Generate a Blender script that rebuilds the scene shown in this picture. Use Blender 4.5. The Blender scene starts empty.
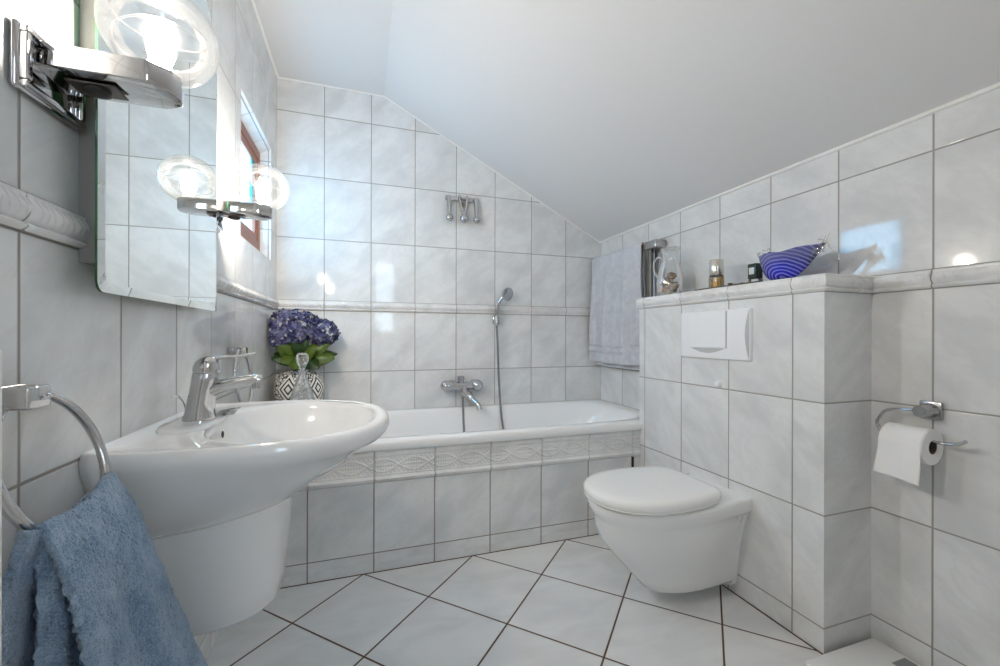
import bpy, bmesh, math, random
from mathutils import Vector, Matrix, noise as mn
random.seed(7)
PI = math.pi
V = Vector
COL = bpy.context.scene.collection

# ------------------------------------------------------------------ helpers
def tag(o, label=None, cat=None, group=None, kind=None):
    if label: o['label'] = label
    if cat: o['category'] = cat
    if group: o['group'] = group
    if kind: o['kind'] = kind
    return o

def thing(name, label, cat, loc=(0, 0, 0), group=None):
    o = bpy.data.objects.new(name, None)
    COL.objects.link(o)
    o.location = loc
    o.empty_display_size = .05
    return tag(o, label, cat, group)

def root_loc(p):
    l = V((0, 0, 0))
    while p is not None:
        l += p.location
        p = p.parent
    return l

def part(name, bm, mat, parent=None, smooth=True, auto=40, label=None):
    """bm is built in world coordinates; the mesh is stored relative to its parent."""
    off = root_loc(parent)
    if off.length > 0:
        bmesh.ops.translate(bm, verts=bm.verts, vec=-off)
    bmesh.ops.recalc_face_normals(bm, faces=bm.faces)
    me = bpy.data.meshes.new(name)
    bm.to_mesh(me); bm.free()
    for m in (mat if isinstance(mat, (list, tuple)) else [mat]):
        me.materials.append(m)
    if smooth:
        me.shade_smooth()
        try: me.set_sharp_from_angle(angle=math.radians(auto))
        except Exception: pass
    o = bpy.data.objects.new(name, me)
    COL.objects.link(o)
    if parent: o.parent = parent
    if label: o['label'] = label
    return o

def solo(name, bm, mat, loc, label, cat, group=None, **k):
    bmesh.ops.translate(bm, verts=bm.verts, vec=-V(loc))
    o = part(name, bm, mat, None, **k)
    o.location = loc
    return tag(o, label, cat, group)

def struct(name, bm, mat, parent=None, **k):
    o = part(name, bm, mat, parent, **k)
    if not parent: o['kind'] = 'structure'
    return o

def B(): return bmesh.new()

def box(bm, lo, hi, bev=0, seg=2, mi=0):
    lo, hi = V(lo), V(hi)
    vs = [bm.verts.new((x, y, z)) for x in (lo.x, hi.x) for y in (lo.y, hi.y) for z in (lo.z, hi.z)]
    fs = [bm.faces.new([vs[i] for i in q]) for q in ((0,1,3,2),(4,6,7,5),(0,4,5,1),(2,3,7,6),(0,2,6,4),(1,5,7,3))]
    for f in fs: f.material_index = mi
    if bev:
        es = list({e for f in fs for e in f.edges})
        bmesh.ops.bevel(bm, geom=es, offset=bev, segments=seg, profile=.5, affect='EDGES')
    return bm

def prism(bm, poly, axis, a, b):
    def mk(p, t):
        if axis == 'y': return (p[0], t, p[1])
        if axis == 'x': return (t, p[0], p[1])
        return (p[0], p[1], t)
    A = [bm.verts.new(mk(p, a)) for p in poly]
    C = [bm.verts.new(mk(p, b)) for p in poly]
    bm.faces.new(A); bm.faces.new(C[::-1])
    n = len(poly)
    for i in range(n):
        bm.faces.new([A[i], C[i], C[(i+1) % n], A[(i+1) % n]])
    return bm

def loft(bm, rings, closed=True, cap0=True, cap1=True, mi=0):
    R = [[bm.verts.new(p) for p in r] for r in rings]
    n = len(R[0])
    for a, b in zip(R, R[1:]):
        for i in range(n if closed else n-1):
            j = (i+1) % n
            try: f = bm.faces.new([a[i], a[j], b[j], b[i]]); f.material_index = mi
            except ValueError: pass
    if cap0: bm.faces.new(R[0][::-1]).material_index = mi
    if cap1: bm.faces.new(R[-1]).material_index = mi
    return R

def lathe(bm, prof, c, n=32, axis='z', cap0=True, cap1=True, mi=0, rad=None):
    c = V(c); rings = []
    for r, h in prof:
        ring = []
        for i in range(n):
            a = 2*PI*i/n
            rr = r*(rad(a, h) if rad else 1)
            if axis == 'z': p = V((rr*math.cos(a), rr*math.sin(a), h))
            elif axis == 'x': p = V((h, rr*math.cos(a), rr*math.sin(a)))
            else: p = V((rr*math.cos(a), h, rr*math.sin(a)))
            ring.append(c+p)
        rings.append(ring)
    loft(bm, rings, True, cap0, cap1, mi)
    return bm

def catmull(pts, sub=6):
    P = [V(p) for p in pts]
    if len(P) < 3: return P
    Q = [P[0]*2-P[1]] + P + [P[-1]*2-P[-2]]
    out = []
    for i in range(1, len(Q)-2):
        for k in range(sub):
            t = k/sub
            out.append(.5*((2*Q[i]) + (-Q[i-1]+Q[i+1])*t + (2*Q[i-1]-5*Q[i]+4*Q[i+1]-Q[i+2])*t*t + (-Q[i-1]+3*Q[i]-3*Q[i+1]+Q[i+2])*t**3))
    out.append(P[-1])
    return out

def tube(bm, pts, r, n=12, closed=False, caps=True, flat=(1, 1), up=None, mi=0):
    """r: number or list; flat: (width, height) factors"""
    P = [V(p) for p in pts]; m = len(P)
    rings = []
    nrm = None
    for i in range(m):
        if closed: t = (P[(i+1) % m]-P[i-1]).normalized()
        else: t = (P[min(i+1, m-1)]-P[max(i-1, 0)]).normalized()
        if up is not None:
            nn = V(up)-t*V(up).dot(t)
            nrm = nn.normalized()
        elif nrm is None:
            nrm = t.orthogonal().normalized()
        else:
            nrm = (nrm-t*nrm.dot(t)).normalized()
        b = t.cross(nrm)
        rr = r[i] if isinstance(r, (list, tuple)) else r
        rings.append([P[i]+nrm*(math.cos(2*PI*k/n)*rr*flat[1])+b*(math.sin(2*PI*k/n)*rr*flat[0]) for k in range(n)])
    if closed: rings.append(rings[0])
    if closed:
        R = [[bm.verts.new(p) for p in q] for q in rings[:-1]]
        R.append(R[0])
        for a, b_ in zip(R, R[1:]):
            for i in range(n):
                bm.faces.new([a[i], a[(i+1) % n], b_[(i+1) % n], b_[i]]).material_index = mi
    else: loft(bm, rings, True, caps, caps, mi)
    return bm

def grid(bm, fn, nu, nv, mi=0):
    G = [[bm.verts.new(fn(i/nu, j/nv)) for j in range(nv+1)] for i in range(nu+1)]
    for i in range(nu):
        for j in range(nv):
            bm.faces.new([G[i][j], G[i+1][j], G[i+1][j+1], G[i][j+1]]).material_index = mi
    return G

def ball(bm, c, r, nu=20, nv=12, sc=(1, 1, 1), rot=None, mi=0):
    rings = []
    for j in range(1, nv):
        b = PI*j/nv-PI/2
        ring = []
        for i in range(nu):
            a = 2*PI*i/nu
            p = V((math.cos(a)*math.cos(b)*sc[0], math.sin(a)*math.cos(b)*sc[1], math.sin(b)*sc[2]))*r
            if rot: p = rot @ p
            ring.append(V(c)+p)
        rings.append(ring)
    loft(bm, rings, mi=mi)
    return bm

def lerp(a, b, t): return a+(b-a)*t
def sstep(a, b, x):
    t = max(0, min(1, (x-a)/(b-a))); return t*t*(3-2*t)
def interp(tab, x):
    if x <= tab[0][0]: return tab[0][1]
    for (a, p), (b, q) in zip(tab, tab[1:]):
        if x <= b: return lerp(p, q, (x-a)/(b-a))
    return tab[-1][1]

# ------------------------------------------------------------------ node helpers
class NT:
    def __init__(s, name):
        s.m = bpy.data.materials.new(name); s.m.use_nodes = True
        s.t = s.m.node_tree; s.t.nodes.clear()
        s.out = s.t.nodes.new('ShaderNodeOutputMaterial')
    def n(s, typ, **k):
        nd = s.t.nodes.new(typ)
        for a, v in k.items(): setattr(nd, a, v)
        return nd
    def l(s, a, b): s.t.links.new(a, b)
    def put(s, sock, v):
        if hasattr(v, 'is_output') or isinstance(v, bpy.types.NodeSocket): s.l(v, sock)
        else: sock.default_value = v
    def M(s, op, a, b=0.0, c=0.0, clamp=False):
        nd = s.n('ShaderNodeMath', operation=op, use_clamp=clamp)
        s.put(nd.inputs[0], a); s.put(nd.inputs[1], b); s.put(nd.inputs[2], c)
        return nd.outputs[0]
    def VM(s, op, a, b=(0, 0, 0)):
        nd = s.n('ShaderNodeVectorMath', operation=op)
        s.put(nd.inputs[0], a); s.put(nd.inputs[1], b)
        return nd.outputs[0]
    def mix(s, f, a, b):
        nd = s.n('ShaderNodeMix', data_type='RGBA')
        s.put(nd.inputs[0], f); s.put(nd.inputs[6], a); s.put(nd.inputs[7], b)
        return nd.outputs[2]
    def mixf(s, f, a, b):
        nd = s.n('ShaderNodeMix', data_type='FLOAT')
        s.put(nd.inputs[0], f); s.put(nd.inputs[2], a); s.put(nd.inputs[3], b)
        return nd.outputs[0]
    def noise(s, vec, scale, detail=3, rough=.5, dist=0, out=0):
        nd = s.n('ShaderNodeTexNoise')
        if vec is not None: s.l(vec, nd.inputs['Vector'])
        nd.inputs['Scale'].default_value = scale; nd.inputs['Detail'].default_value = detail
        nd.inputs['Roughness'].default_value = rough; nd.inputs['Distortion'].default_value = dist
        return nd.outputs[out]
    def ramp(s, f, lo, hi):
        nd = s.n('ShaderNodeMapRange', interpolation_type='SMOOTHSTEP')
        s.put(nd.inputs[0], f); nd.inputs[1].default_value = lo; nd.inputs[2].default_value = hi
        return nd.outputs[0]
    def bump(s, h, strength=.3, dist=.002):
        nd = s.n('ShaderNodeBump'); s.put(nd.inputs['Strength'], strength); nd.inputs['Distance'].default_value = dist
        s.l(h, nd.inputs['Height']); return nd.outputs[0]
    def bsdf(s, col=(.8, .8, .8, 1), rough=.5, metal=0, normal=None, spec=.5, coat=0, trans=0, ior=1.45, sheen=0):
        p = s.n('ShaderNodeBsdfPrincipled')
        s.put(p.inputs['Base Color'], col); s.put(p.inputs['Roughness'], rough); s.put(p.inputs['Metallic'], metal)
        p.inputs['Specular IOR Level'].default_value = spec
        p.inputs['Coat Weight'].default_value = coat; p.inputs['Coat Roughness'].default_value = .03
        p.inputs['Transmission Weight'].default_value = trans; p.inputs['IOR'].default_value = ior
        p.inputs['Sheen Weight'].default_value = sheen
        if normal is not None: s.l(normal, p.inputs['Normal'])
        return p.outputs[0]
    def done(s, sh):
        s.l(sh, s.out.inputs[0]); return s.m
    def obj(s): return s.n('ShaderNodeTexCoord').outputs['Object']
    def pos(s): return s.n('ShaderNodeNewGeometry').outputs['Position']

def rgb(r, g, b): return (r, g, b, 1)

def simple(name, col, rough=.5, metal=0, nscale=30, bump=.0, vary=.04, **k):
    t = NT(name)
    v = t.obj(); nz = t.noise(v, nscale, 4)
    c2 = tuple(max(0, x*(1-vary)) for x in col[:3])+(1,)
    base = t.mix(nz, col, c2)
    nrm = t.bump(nz, bump, .002) if bump else None
    return t.done(t.bsdf(base, rough, metal, nrm, **k))

# --- glazed tile
def tile_material(name, zmode, tone=(.78, .79, .79), grout=(.33, .315, .295), hw=.0021):
    t = NT(name)
    g = t.n('ShaderNodeNewGeometry')
    sp = t.n('ShaderNodeSeparateXYZ'); t.l(g.outputs['Position'], sp.inputs[0])
    sn = t.n('ShaderNodeSeparateXYZ'); t.l(g.outputs['True Normal'], sn.inputs[0])
    x, y, z = sp.outputs
    nx = t.M('GREATER_THAN', t.M('ABSOLUTE', sn.outputs[0]), .6)
    nz = t.M('GREATER_THAN', t.M('ABSOLUTE', sn.outputs[2]), .6)
    xl = t.M('MINIMUM', x, 1.86)               # last column runs into the corner uncut
    ux = t.M('SUBTRACT', xl, .2395); uy = t.M('ADD', y, .2660)
    u = t.M('DIVIDE', t.mixf(nx, ux, uy), .252)
    if zmode == 'wall':
        up = t.M('GREATER_THAN', z, 1.15)
        lo = t.M('DIVIDE', t.M('SUBTRACT', z, 1.1239), .3479)
        hi = t.M('DIVIDE', t.M('SUBTRACT', z, 1.1785), .3457)
        vz = t.mixf(up, lo, hi)
    else:   # bathtub apron: rows end at .0815 and .373
        vz = t.M('DIVIDE', t.M('SUBTRACT', z, .0813), .2915)
        vz = t.mixf(t.M('LESS_THAN', z, .04), vz, .5)
        vz = t.mixf(t.M('GREATER_THAN', z, .40), vz, .5)
    vh = t.M('DIVIDE', uy, .252)
    v = t.mixf(nz, vz, vh)
    u = t.mixf(nz, u, t.M('DIVIDE', ux, .252))
    def d(w, p):
        fr = t.M('FRACT', t.M('ADD', w, .5))
        return t.M('MULTIPLY', t.M('ABSOLUTE', t.M('SUBTRACT', fr, .5)), p)
    dist = t.M('MINIMUM', d(u, .252), d(v, .346))
    gm = t.ramp(dist, hw+.0009, hw-.0003)
    # tile id
    cid = t.n('ShaderNodeCombineXYZ')
    t.l(t.M('FLOOR', u), cid.inputs[0]); t.l(t.M('FLOOR', v), cid.inputs[1]); t.l(t.M('ROUND', sn.outputs[0]), cid.inputs[2])
    wn = t.n('ShaderNodeTexWhiteNoise', noise_dimensions='3D'); t.l(cid.outputs[0], wn.inputs['Vector'])
    off = t.VM('SCALE', wn.outputs['Color']); 
    off.node.inputs['Scale'].default_value = 9.0
    hz = t.mixf(nx, x, y)
    vz_ = t.mixf(nz, z, y)
    dg = t.n('ShaderNodeCombineXYZ')
    t.l(t.M('MULTIPLY', t.M('ADD', hz, vz_), 1.0), dg.inputs[0]); t.l(t.M('MULTIPLY', t.M('SUBTRACT', t.M('MULTIPLY', hz, .85), vz_), 1.9), dg.inputs[1])
    mp = t.n('ShaderNodeMapping'); t.l(t.VM('ADD', dg.outputs[0], off), mp.inputs['Vector'])
    n1 = t.noise(mp.outputs[0], 3.0, 6, .55, .35)
    n2 = t.noise(mp.outputs[0], 5, 5, .6, .5)
    vein = t.ramp(t.M('ABSOLUTE', t.M('SUBTRACT', n2, .5)), .06, .0)
    cl = t.ramp(n1, .36, .70)
    a = rgb(*tone); b = rgb(tone[0]*.82, tone[1]*.825, tone[2]*.83); c = rgb(tone[0]*.80, tone[1]*.79, tone[2]*.78)
    base = t.mix(cl, a, b)
    base = t.mix(t.M('MULTIPLY', vein, .22), base, c)
    per = t.M('MULTIPLY', wn.outputs['Value'], .10)
    base = t.mix(per, base, c)
    base = t.mix(gm, base, rgb(*grout))
    h = t.ramp(dist, hw-.0006, hw+.0022)
    wav = t.noise(g.outputs['Position'], 5.5, 2, .5)
    hh = t.M('ADD', h, t.M('MULTIPLY', wav, .35))
    nrm = t.bump(hh, .45, .0013)
    rough = t.mixf(gm, .055, .8)
    return t.done(t.bsdf(base, rough, 0, nrm, spec=.55))

def floor_material():
    t = NT('floor_tiles')
    g = t.n('ShaderNodeNewGeometry')
    sp = t.n('ShaderNodeSeparateXYZ'); t.l(g.outputs['Position'], sp.inputs[0])
    x = t.M('SUBTRACT', sp.outputs[0], .4515); y = t.M('ADD', sp.outputs[1], .7253)
    p = .2321*2**.5*2**.5
    u = t.M('DIVIDE', t.M('ADD', x, y), p); v = t.M('DIVIDE', t.M('SUBTRACT', x, y), p)
    def d(w): return t.M('MULTIPLY', t.M('ABSOLUTE', t.M('SUBTRACT', t.M('FRACT', t.M('ADD', w, .5)), .5)), p/2**.5)
    dist = t.M('MINIMUM', d(u), d(v))
    gm = t.ramp(dist, .0037, .0024)
    cid = t.n('ShaderNodeCombineXYZ'); t.l(t.M('FLOOR', u), cid.inputs[0]); t.l(t.M('FLOOR', v), cid.inputs[1])
    wn = t.n('ShaderNodeTexWhiteNoise'); t.l(cid.outputs[0], wn.inputs['Vector'])
    off = t.VM('SCALE', wn.outputs['Color']); off.node.inputs['Scale'].default_value = 7.0
    mp = t.n('ShaderNodeMapping'); t.l(t.VM('ADD', g.outputs['Position'], off), mp.inputs['Vector'])
    mp.inputs['Rotation'].default_value = (0, 0, .5); mp.inputs['Scale'].default_value = (1, 2.4, 1)
    n1 = t.noise(mp.outputs[0], 4, 6, .55, .6)
    base = t.mix(t.ramp(n1, .35, .7), rgb(.79, .80, .80), rgb(.70, .71, .715))
    base = t.mix(t.M('MULTIPLY', wn.outputs['Value'], .10), base, rgb(.66, .66, .66))
    base = t.mix(gm, base, rgb(.105, .062, .042))
    nrm = t.bump(t.ramp(dist, .0018, .0052), .6, .0015)
    return t.done(t.bsdf(base, t.mixf(gm, .22, .85), 0, nrm, spec=.5))

def thin_glass(name, col=(.97, .98, .98), rough=.01, gain=1.6, nrm=0, nscale=12, base=.03):
    t = NT(name)
    n = None
    if nrm:
        n = t.bump(t.noise(t.obj(), nscale, 2), nrm, .01)
    fr = t.n('ShaderNodeFresnel'); fr.inputs['IOR'].default_value = 1.5
    if n is not None: t.l(n, fr.inputs['Normal'])
    f = t.M('ADD', t.M('MULTIPLY', fr.outputs[0], gain), base, clamp=True)
    tr = t.n('ShaderNodeBsdfTransparent'); tr.inputs[0].default_value = rgb(*col)
    gl = t.n('ShaderNodeBsdfGlossy'); gl.inputs['Roughness'].default_value = rough
    if n is not None: t.l(n, gl.inputs['Normal'])
    mx = t.n('ShaderNodeMixShader'); t.l(f, mx.inputs[0]); t.l(tr.outputs[0], mx.inputs[1]); t.l(gl.outputs[0], mx.inputs[2])
    return t.done(mx.outputs[0])

def terry(name, c1, c2, scale=380):
    t = NT(name)
    o = t.obj()
    n1 = t.noise(o, scale, 3, .6); n2 = t.noise(o, 26, 4, .6); n3 = t.noise(o, scale*.3, 3, .6)
    k = t.ramp(t.M('ADD', t.M('MULTIPLY', n1, .5), t.M('MULTIPLY', n2, .5)), .32, .68)
    base = t.mix(k, rgb(*c1), rgb(*c2))
    h = t.M('ADD', n1, t.M('MULTIPLY', n3, 1.2))
    return t.done(t.bsdf(base, .95, 0, t.bump(h, .9, .004), spec=.15, sheen=.35))

# ------------------------------------------------------------------ materials
M = {}
M['tile'] = tile_material('marbled_wall_tile', 'wall')
M['apron'] = tile_material('marbled_apron_tile', 'apron', grout=(.24, .205, .18))
M['floor'] = floor_material()
M['paint'] = simple('white_ceiling_paint', rgb(.71, .71, .71), .75, nscale=60, bump=.04, vary=.02)
M['bead'] = simple('white_sealant', rgb(.86, .86, .84), .5)
def relief(name, axis=None):
    t = NT(name); p = t.pos()
    sp = t.n('ShaderNodeSeparateXYZ'); t.l(p, sp.inputs[0])
    n1 = t.noise(p, 6, 5, .55, .6)
    base = t.mix(t.ramp(n1, .35, .7), rgb(.80, .80, .80), rgb(.66, .66, .66))
    if axis is not None:
        w = t.M('DIVIDE', t.M('SUBTRACT', sp.outputs[axis], (.2395, -.266)[axis]), .252)
        d = t.M('MULTIPLY', t.M('ABSOLUTE', t.M('SUBTRACT', t.M('FRACT', t.M('ADD', w, .5)), .5)), .252)
        base = t.mix(t.ramp(d, .0026, .0014), base, rgb(.33, .315, .295))
    return t.done(t.bsdf(base, .12, 0, t.bump(t.noise(p, 90, 2), .05, .002), spec=.6))
M['relief'] = relief('glazed_relief_tile')
M['relief_x'] = relief('glazed_relief_tile_back', 0)
M['relief_y'] = relief('glazed_relief_tile_side', 1)
M['grout'] = simple('grey_grout', rgb(.36, .34, .32), .9, nscale=120)
M['ceramic'] = simple('white_sanitary_ceramic', rgb(.86, .865, .865), .09, nscale=4, vary=.015, spec=.6, coat=.4)
M['enamel'] = simple('white_bath_enamel', rgb(.88, .885, .885), .10, nscale=4, vary=.01, spec=.6, coat=.3)
M['lidplastic'] = simple('white_seat_plastic', rgb(.86, .86, .85), .16, nscale=4, vary=.01, spec=.5)
M['plastic'] = simple('white_plastic', rgb(.84, .855, .88), .28, nscale=5, vary=.01)
M['plate_shade'] = simple('grey_shaded_plastic', rgb(.50, .51, .52), .35, nscale=5, vary=.02)  # grey puts the shade of notches and gaps into the white plate
M['chrome'] = simple('polished_chrome', rgb(.58, .58, .59), .06, 1, nscale=6, vary=.03)
M['satin'] = simple('satin_nickel', rgb(.46, .46, .47), .25, 1, nscale=6, vary=.05)
M['recess_shade'] = simple('dark_recess', rgb(.055, .045, .04), .3, 0, nscale=20, vary=.4)  # near-black colour puts recess shade onto solid shapes
M['black'] = simple('black_void', rgb(.012, .011, .010), .6, nscale=20)
M['wood'] = None
t = NT('red_brown_window_wood')
mp = t.n('ShaderNodeMapping'); t.l(t.obj(), mp.inputs[0]); mp.inputs['Scale'].default_value = (6, 1.2, 1.2)
w = t.noise(mp.outputs[0], 22, 5, .6, 1.2)
M['wood'] = t.done(t.bsdf(t.mix(w, rgb(.36, .135, .075), rgb(.23, .075, .042)), .35, 0, t.bump(w, .15, .002)))
M['globe'] = thin_glass('clear_globe_glass', (.985, .988, .99), .12, .55, .25, 9, .05)
M['thin'] = thin_glass('clear_thin_glass', (.94, .955, .955), .02, 2.0, .5, 30, .05)
t = NT('whitened_rim_glass')
fr = t.n('ShaderNodeFresnel'); fr.inputs['IOR'].default_value = 1.5
fac = t.M('ADD', t.M('MULTIPLY', fr.outputs[0], .6), .30, clamp=True)
tr = t.n('ShaderNodeBsdfTransparent'); tr.inputs[0].default_value = rgb(.97, .98, .98)
wb = t.bsdf(rgb(.88, .90, .90), .08, 0, None, spec=.8, coat=.5)  # white body colour paints brightness into clear glass
mx = t.n('ShaderNodeMixShader'); t.l(fac, mx.inputs[0]); t.l(tr.outputs[0], mx.inputs[1]); t.l(wb, mx.inputs[2])
M['rimglass'] = t.done(mx.outputs[0])
t = NT('cut_crystal_facets')
vo = t.n('ShaderNodeTexVoronoi'); t.l(t.obj(), vo.inputs[0]); vo.inputs['Scale'].default_value = 48
bn = t.bump(vo.outputs['Distance'], .8, .006)
fr = t.n('ShaderNodeFresnel'); fr.inputs['IOR'].default_value = 1.5; t.l(bn, fr.inputs['Normal'])
fac = t.M('ADD', t.M('MULTIPLY', fr.outputs[0], .9), t.M('MULTIPLY', vo.outputs['Distance'], .30), clamp=True)
tr = t.n('ShaderNodeBsdfTransparent'); tr.inputs[0].default_value = rgb(.95, .96, .965)
wb = t.bsdf(rgb(.85, .87, .88), .06, 0, bn, spec=.8, coat=.5)  # white mixed in to imitate bright refraction
mx = t.n('ShaderNodeMixShader'); t.l(fac, mx.inputs[0]); t.l(tr.outputs[0], mx.inputs[1]); t.l(wb, mx.inputs[2])
M['crystal'] = t.done(mx.outputs[0])
M['pour'] = simple('amber_liquid', rgb(1.0, .50, .04), .15, nscale=8, vary=.1)
M['glass'] = simple('cut_crystal', rgb(.97, .98, .98), .02, nscale=40, vary=.0, trans=1.0, ior=1.5, bump=.15)
t = NT('mirror_silver')
gl = t.n('ShaderNodeBsdfGlossy'); gl.inputs['Roughness'].default_value = .0; gl.inputs['Color'].default_value = rgb(.90, .93, .92)
t.l(gl.outputs[0], t.out.inputs[0]); M['mirror'] = t.m
M['greenedge'] = simple('green_glass_edge', rgb(.03, .16, .05), .08, nscale=14, vary=.6, spec=.8)
M['board'] = simple('mirror_backing_board', rgb(.28, .27, .26), .7)
t = NT('lit_bulb'); e = t.n('ShaderNodeEmission'); e.inputs[0].default_value = rgb(1.0, .90, .785); e.inputs[1].default_value = 680
t.l(e.outputs[0], t.out.inputs[0]); M['bulb'] = t.m
M['socket'] = simple('cream_ceramic_socket', rgb(.78, .70, .60), .3)
M['blue'] = terry('blue_terry', (.16, .28, .46), (.42, .55, .70))
M['grey'] = terry('light_grey_terry', (.56, .57, .62), (.74, .75, .79), 420)
M['greyband'] = simple('woven_grey_band', rgb(.60, .61, .66), .8, nscale=200, bump=.3, vary=.15)
M['paper'] = simple('white_tissue_paper', rgb(.90, .90, .90), .95, nscale=90, bump=.5, vary=.03)
M['card'] = simple('grey_tissue_end', rgb(.56, .545, .53), .95, nscale=200, bump=.5, vary=.15)
M['core'] = simple('brown_cardboard_core', rgb(.17, .14, .12), .9)
M['leaf'] = simple('dark_green_leaf', rgb(.025, .065, .010), .4, nscale=26, bump=.3, vary=.6)
M['leaf2'] = simple('bright_green_leaf', rgb(.11, .18, .02), .4, nscale=40, bump=.3, vary=.75)
M['stem'] = simple('green_stem', rgb(.12, .22, .05), .6)
t = NT('hydrangea_petals')
o = t.obj(); a = t.noise(o, 20, 3, .6); b = t.noise(o, 42, 2, .5)
c = t.mix(t.ramp(a, .40, .60), rgb(.04, .042, .12), rgb(.14, .145, .27))
c = t.mix(t.ramp(b, .56, .68), c, rgb(.42, .45, .42))
M['petal'] = t.done(t.bsdf(c, .75, 0, None, spec=.2))
# vase ornament
t = NT('white_vase_black_ornament')
sp = t.n('ShaderNodeSeparateXYZ'); t.l(t.obj(), sp.inputs[0])
ang = t.M('ARCTAN2', sp.outputs[1], sp.outputs[0])
uu = t.M('MULTIPLY', ang, 5/(2*PI)*1.0); vv = t.M('MULTIPLY', t.M('SUBTRACT', sp.outputs[2], .175), 6.6)
du = t.M('ABSOLUTE', t.M('SUBTRACT', t.M('FRACT', uu), .5)); dv = t.M('ABSOLUTE', vv)
dd = t.M('ADD', du, t.M('MULTIPLY', dv, .8))
st = t.M('GREATER_THAN', t.M('FRACT', t.M('MULTIPLY', dd, 6.5)), .60)
cur = t.n('ShaderNodeTexVoronoi', feature='DISTANCE_TO_EDGE'); t.l(t.obj(), cur.inputs[0]); cur.inputs['Scale'].default_value = 60
sc_ = t.M('LESS_THAN', cur.outputs[0], .10)
k = t.mixf(t.M('LESS_THAN', dd, .42), sc_, st)
k = t.M('MULTIPLY', k, t.M('LESS_THAN', dv, .62))
band = t.M('LESS_THAN', t.M('ABSOLUTE', t.M('SUBTRACT', dv, .70)), .03)
k = t.M('MAXIMUM', k, band)
M['vase'] = t.done(t.bsdf(t.mix(k, rgb(.74, .73, .70), rgb(.02, .02, .022)), .25))
# blue swirl glass
t = NT('cobalt_striped_glass')
sp = t.n('ShaderNodeSeparateXYZ'); t.l(t.obj(), sp.inputs[0])
yy = t.M('SUBTRACT', sp.outputs[1], -.012); zz = t.M('SUBTRACT', sp.outputs[2], .008)
rr = t.M('SQRT', t.M('ADD', t.M('MULTIPLY', t.M('MULTIPLY', yy, yy), .85), t.M('MULTIPLY', t.M('MULTIPLY', zz, zz), 1.1)))
nn = t.noise(t.obj(), 18, 2)
ph = t.M('ADD', t.M('MULTIPLY', rr, 78), t.M('MULTIPLY', nn, 1.1))
w = t.ramp(t.M('SINE', t.M('MULTIPLY', ph, 2*PI)), .25, .75)
deep = t.mix(t.ramp(rr, .03, .10), rgb(.010, .010, .50), rgb(.025, .028, .22))
cc = t.mix(w, deep, t.mix(t.ramp(rr, .03, .12), rgb(.24, .26, .78), rgb(.30, .31, .50)))
cc = t.mix(t.M('MULTIPLY', t.ramp(sp.outputs[2], .060, .095), .50), cc, rgb(.17, .18, .40))
M['cobalt'] = t.done(t.bsdf(cc, .06, 0, t.bump(w, .12, .002), spec=.7, coat=.6))
M['shellA'] = simple('cream_shell', rgb(.66, .56, .45), .4, nscale=50, vary=.45)
M['shellB'] = simple('brown_shell', rgb(.34, .23, .15), .45, nscale=60, vary=.6)
M['shellC'] = simple('pink_shell', rgb(.75, .33, .24), .35, nscale=50, vary=.3)
M['silver'] = simple('brushed_silver_cap', rgb(.72, .69, .62), .22, 1, nscale=6)
M['tray'] = simple('dark_brown_tray', rgb(.10, .075, .06), .35)
M['darkglass'] = simple('dark_green_glass', rgb(.035, .05, .045), .08)
M['labelw'] = simple('pale_label', rgb(.7, .7, .68), .5)
M['scale'] = simple('white_scale_glass', rgb(.80, .81, .81), .2)
M['scalepad'] = simple('grey_scale_display', rgb(.22, .23, .24), .3)
M['cab'] = simple('white_lacquer', rgb(.84, .84, .83), .3)
M['rubber'] = simple('grey_rubber', rgb(.2, .2, .2), .7)
t = NT('corrugated_chrome_hose')
w = t.n('ShaderNodeTexWave', wave_type='BANDS', bands_direction='Z'); t.l(t.obj(), w.inputs[0]); w.inputs['Scale'].default_value = 90
M['hose'] = t.done(t.bsdf(rgb(.42, .42, .43), .25, 1, t.bump(w.outputs[0], .7, .003)))
# leaded pane: sky blue put into the tint, cyan pieces along the edge
t = NT('stained_window_glass')
sp = t.n('ShaderNodeSeparateXYZ'); t.l(t.obj(), sp.inputs[0])
vo = t.n('ShaderNodeTexVoronoi'); t.l(t.obj(), vo.inputs[0]); vo.inputs['Scale'].default_value = 16
sep = t.n('ShaderNodeSeparateColor'); t.l(vo.outputs['Color'], sep.inputs[0])
edge = t.M('GREATER_THAN', t.M('ABSOLUTE', sp.outputs[1]), .135)
cy = t.M('MULTIPLY', edge, t.M('GREATER_THAN', sep.outputs[0], .35))
tc = t.mix(cy, rgb(.62, .86, 1.0), rgb(.08, .62, .80))
tr = t.n('ShaderNodeBsdfTransparent'); t.l(tc, tr.inputs[0])
gl = t.n('ShaderNodeBsdfGlossy'); gl.inputs['Roughness'].default_value = .05
mx = t.n('ShaderNodeMixShader'); mx.inputs[0].default_value = .05
t.l(tr.outputs[0], mx.inputs[1]); t.l(gl.outputs[0], mx.inputs[2]); M['pane'] = t.done(mx.outputs[0])

# ------------------------------------------------------------------ room shell
W, YF = 2.017, -3.05
XK, ZF_, ZR = .562, 2.391, 1.640          # ceiling kink, flat height, height at the low wall
XB, YB0, YB1 = 1.798, -.728, -1.6252      # cistern wall
YT = -.728

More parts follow.
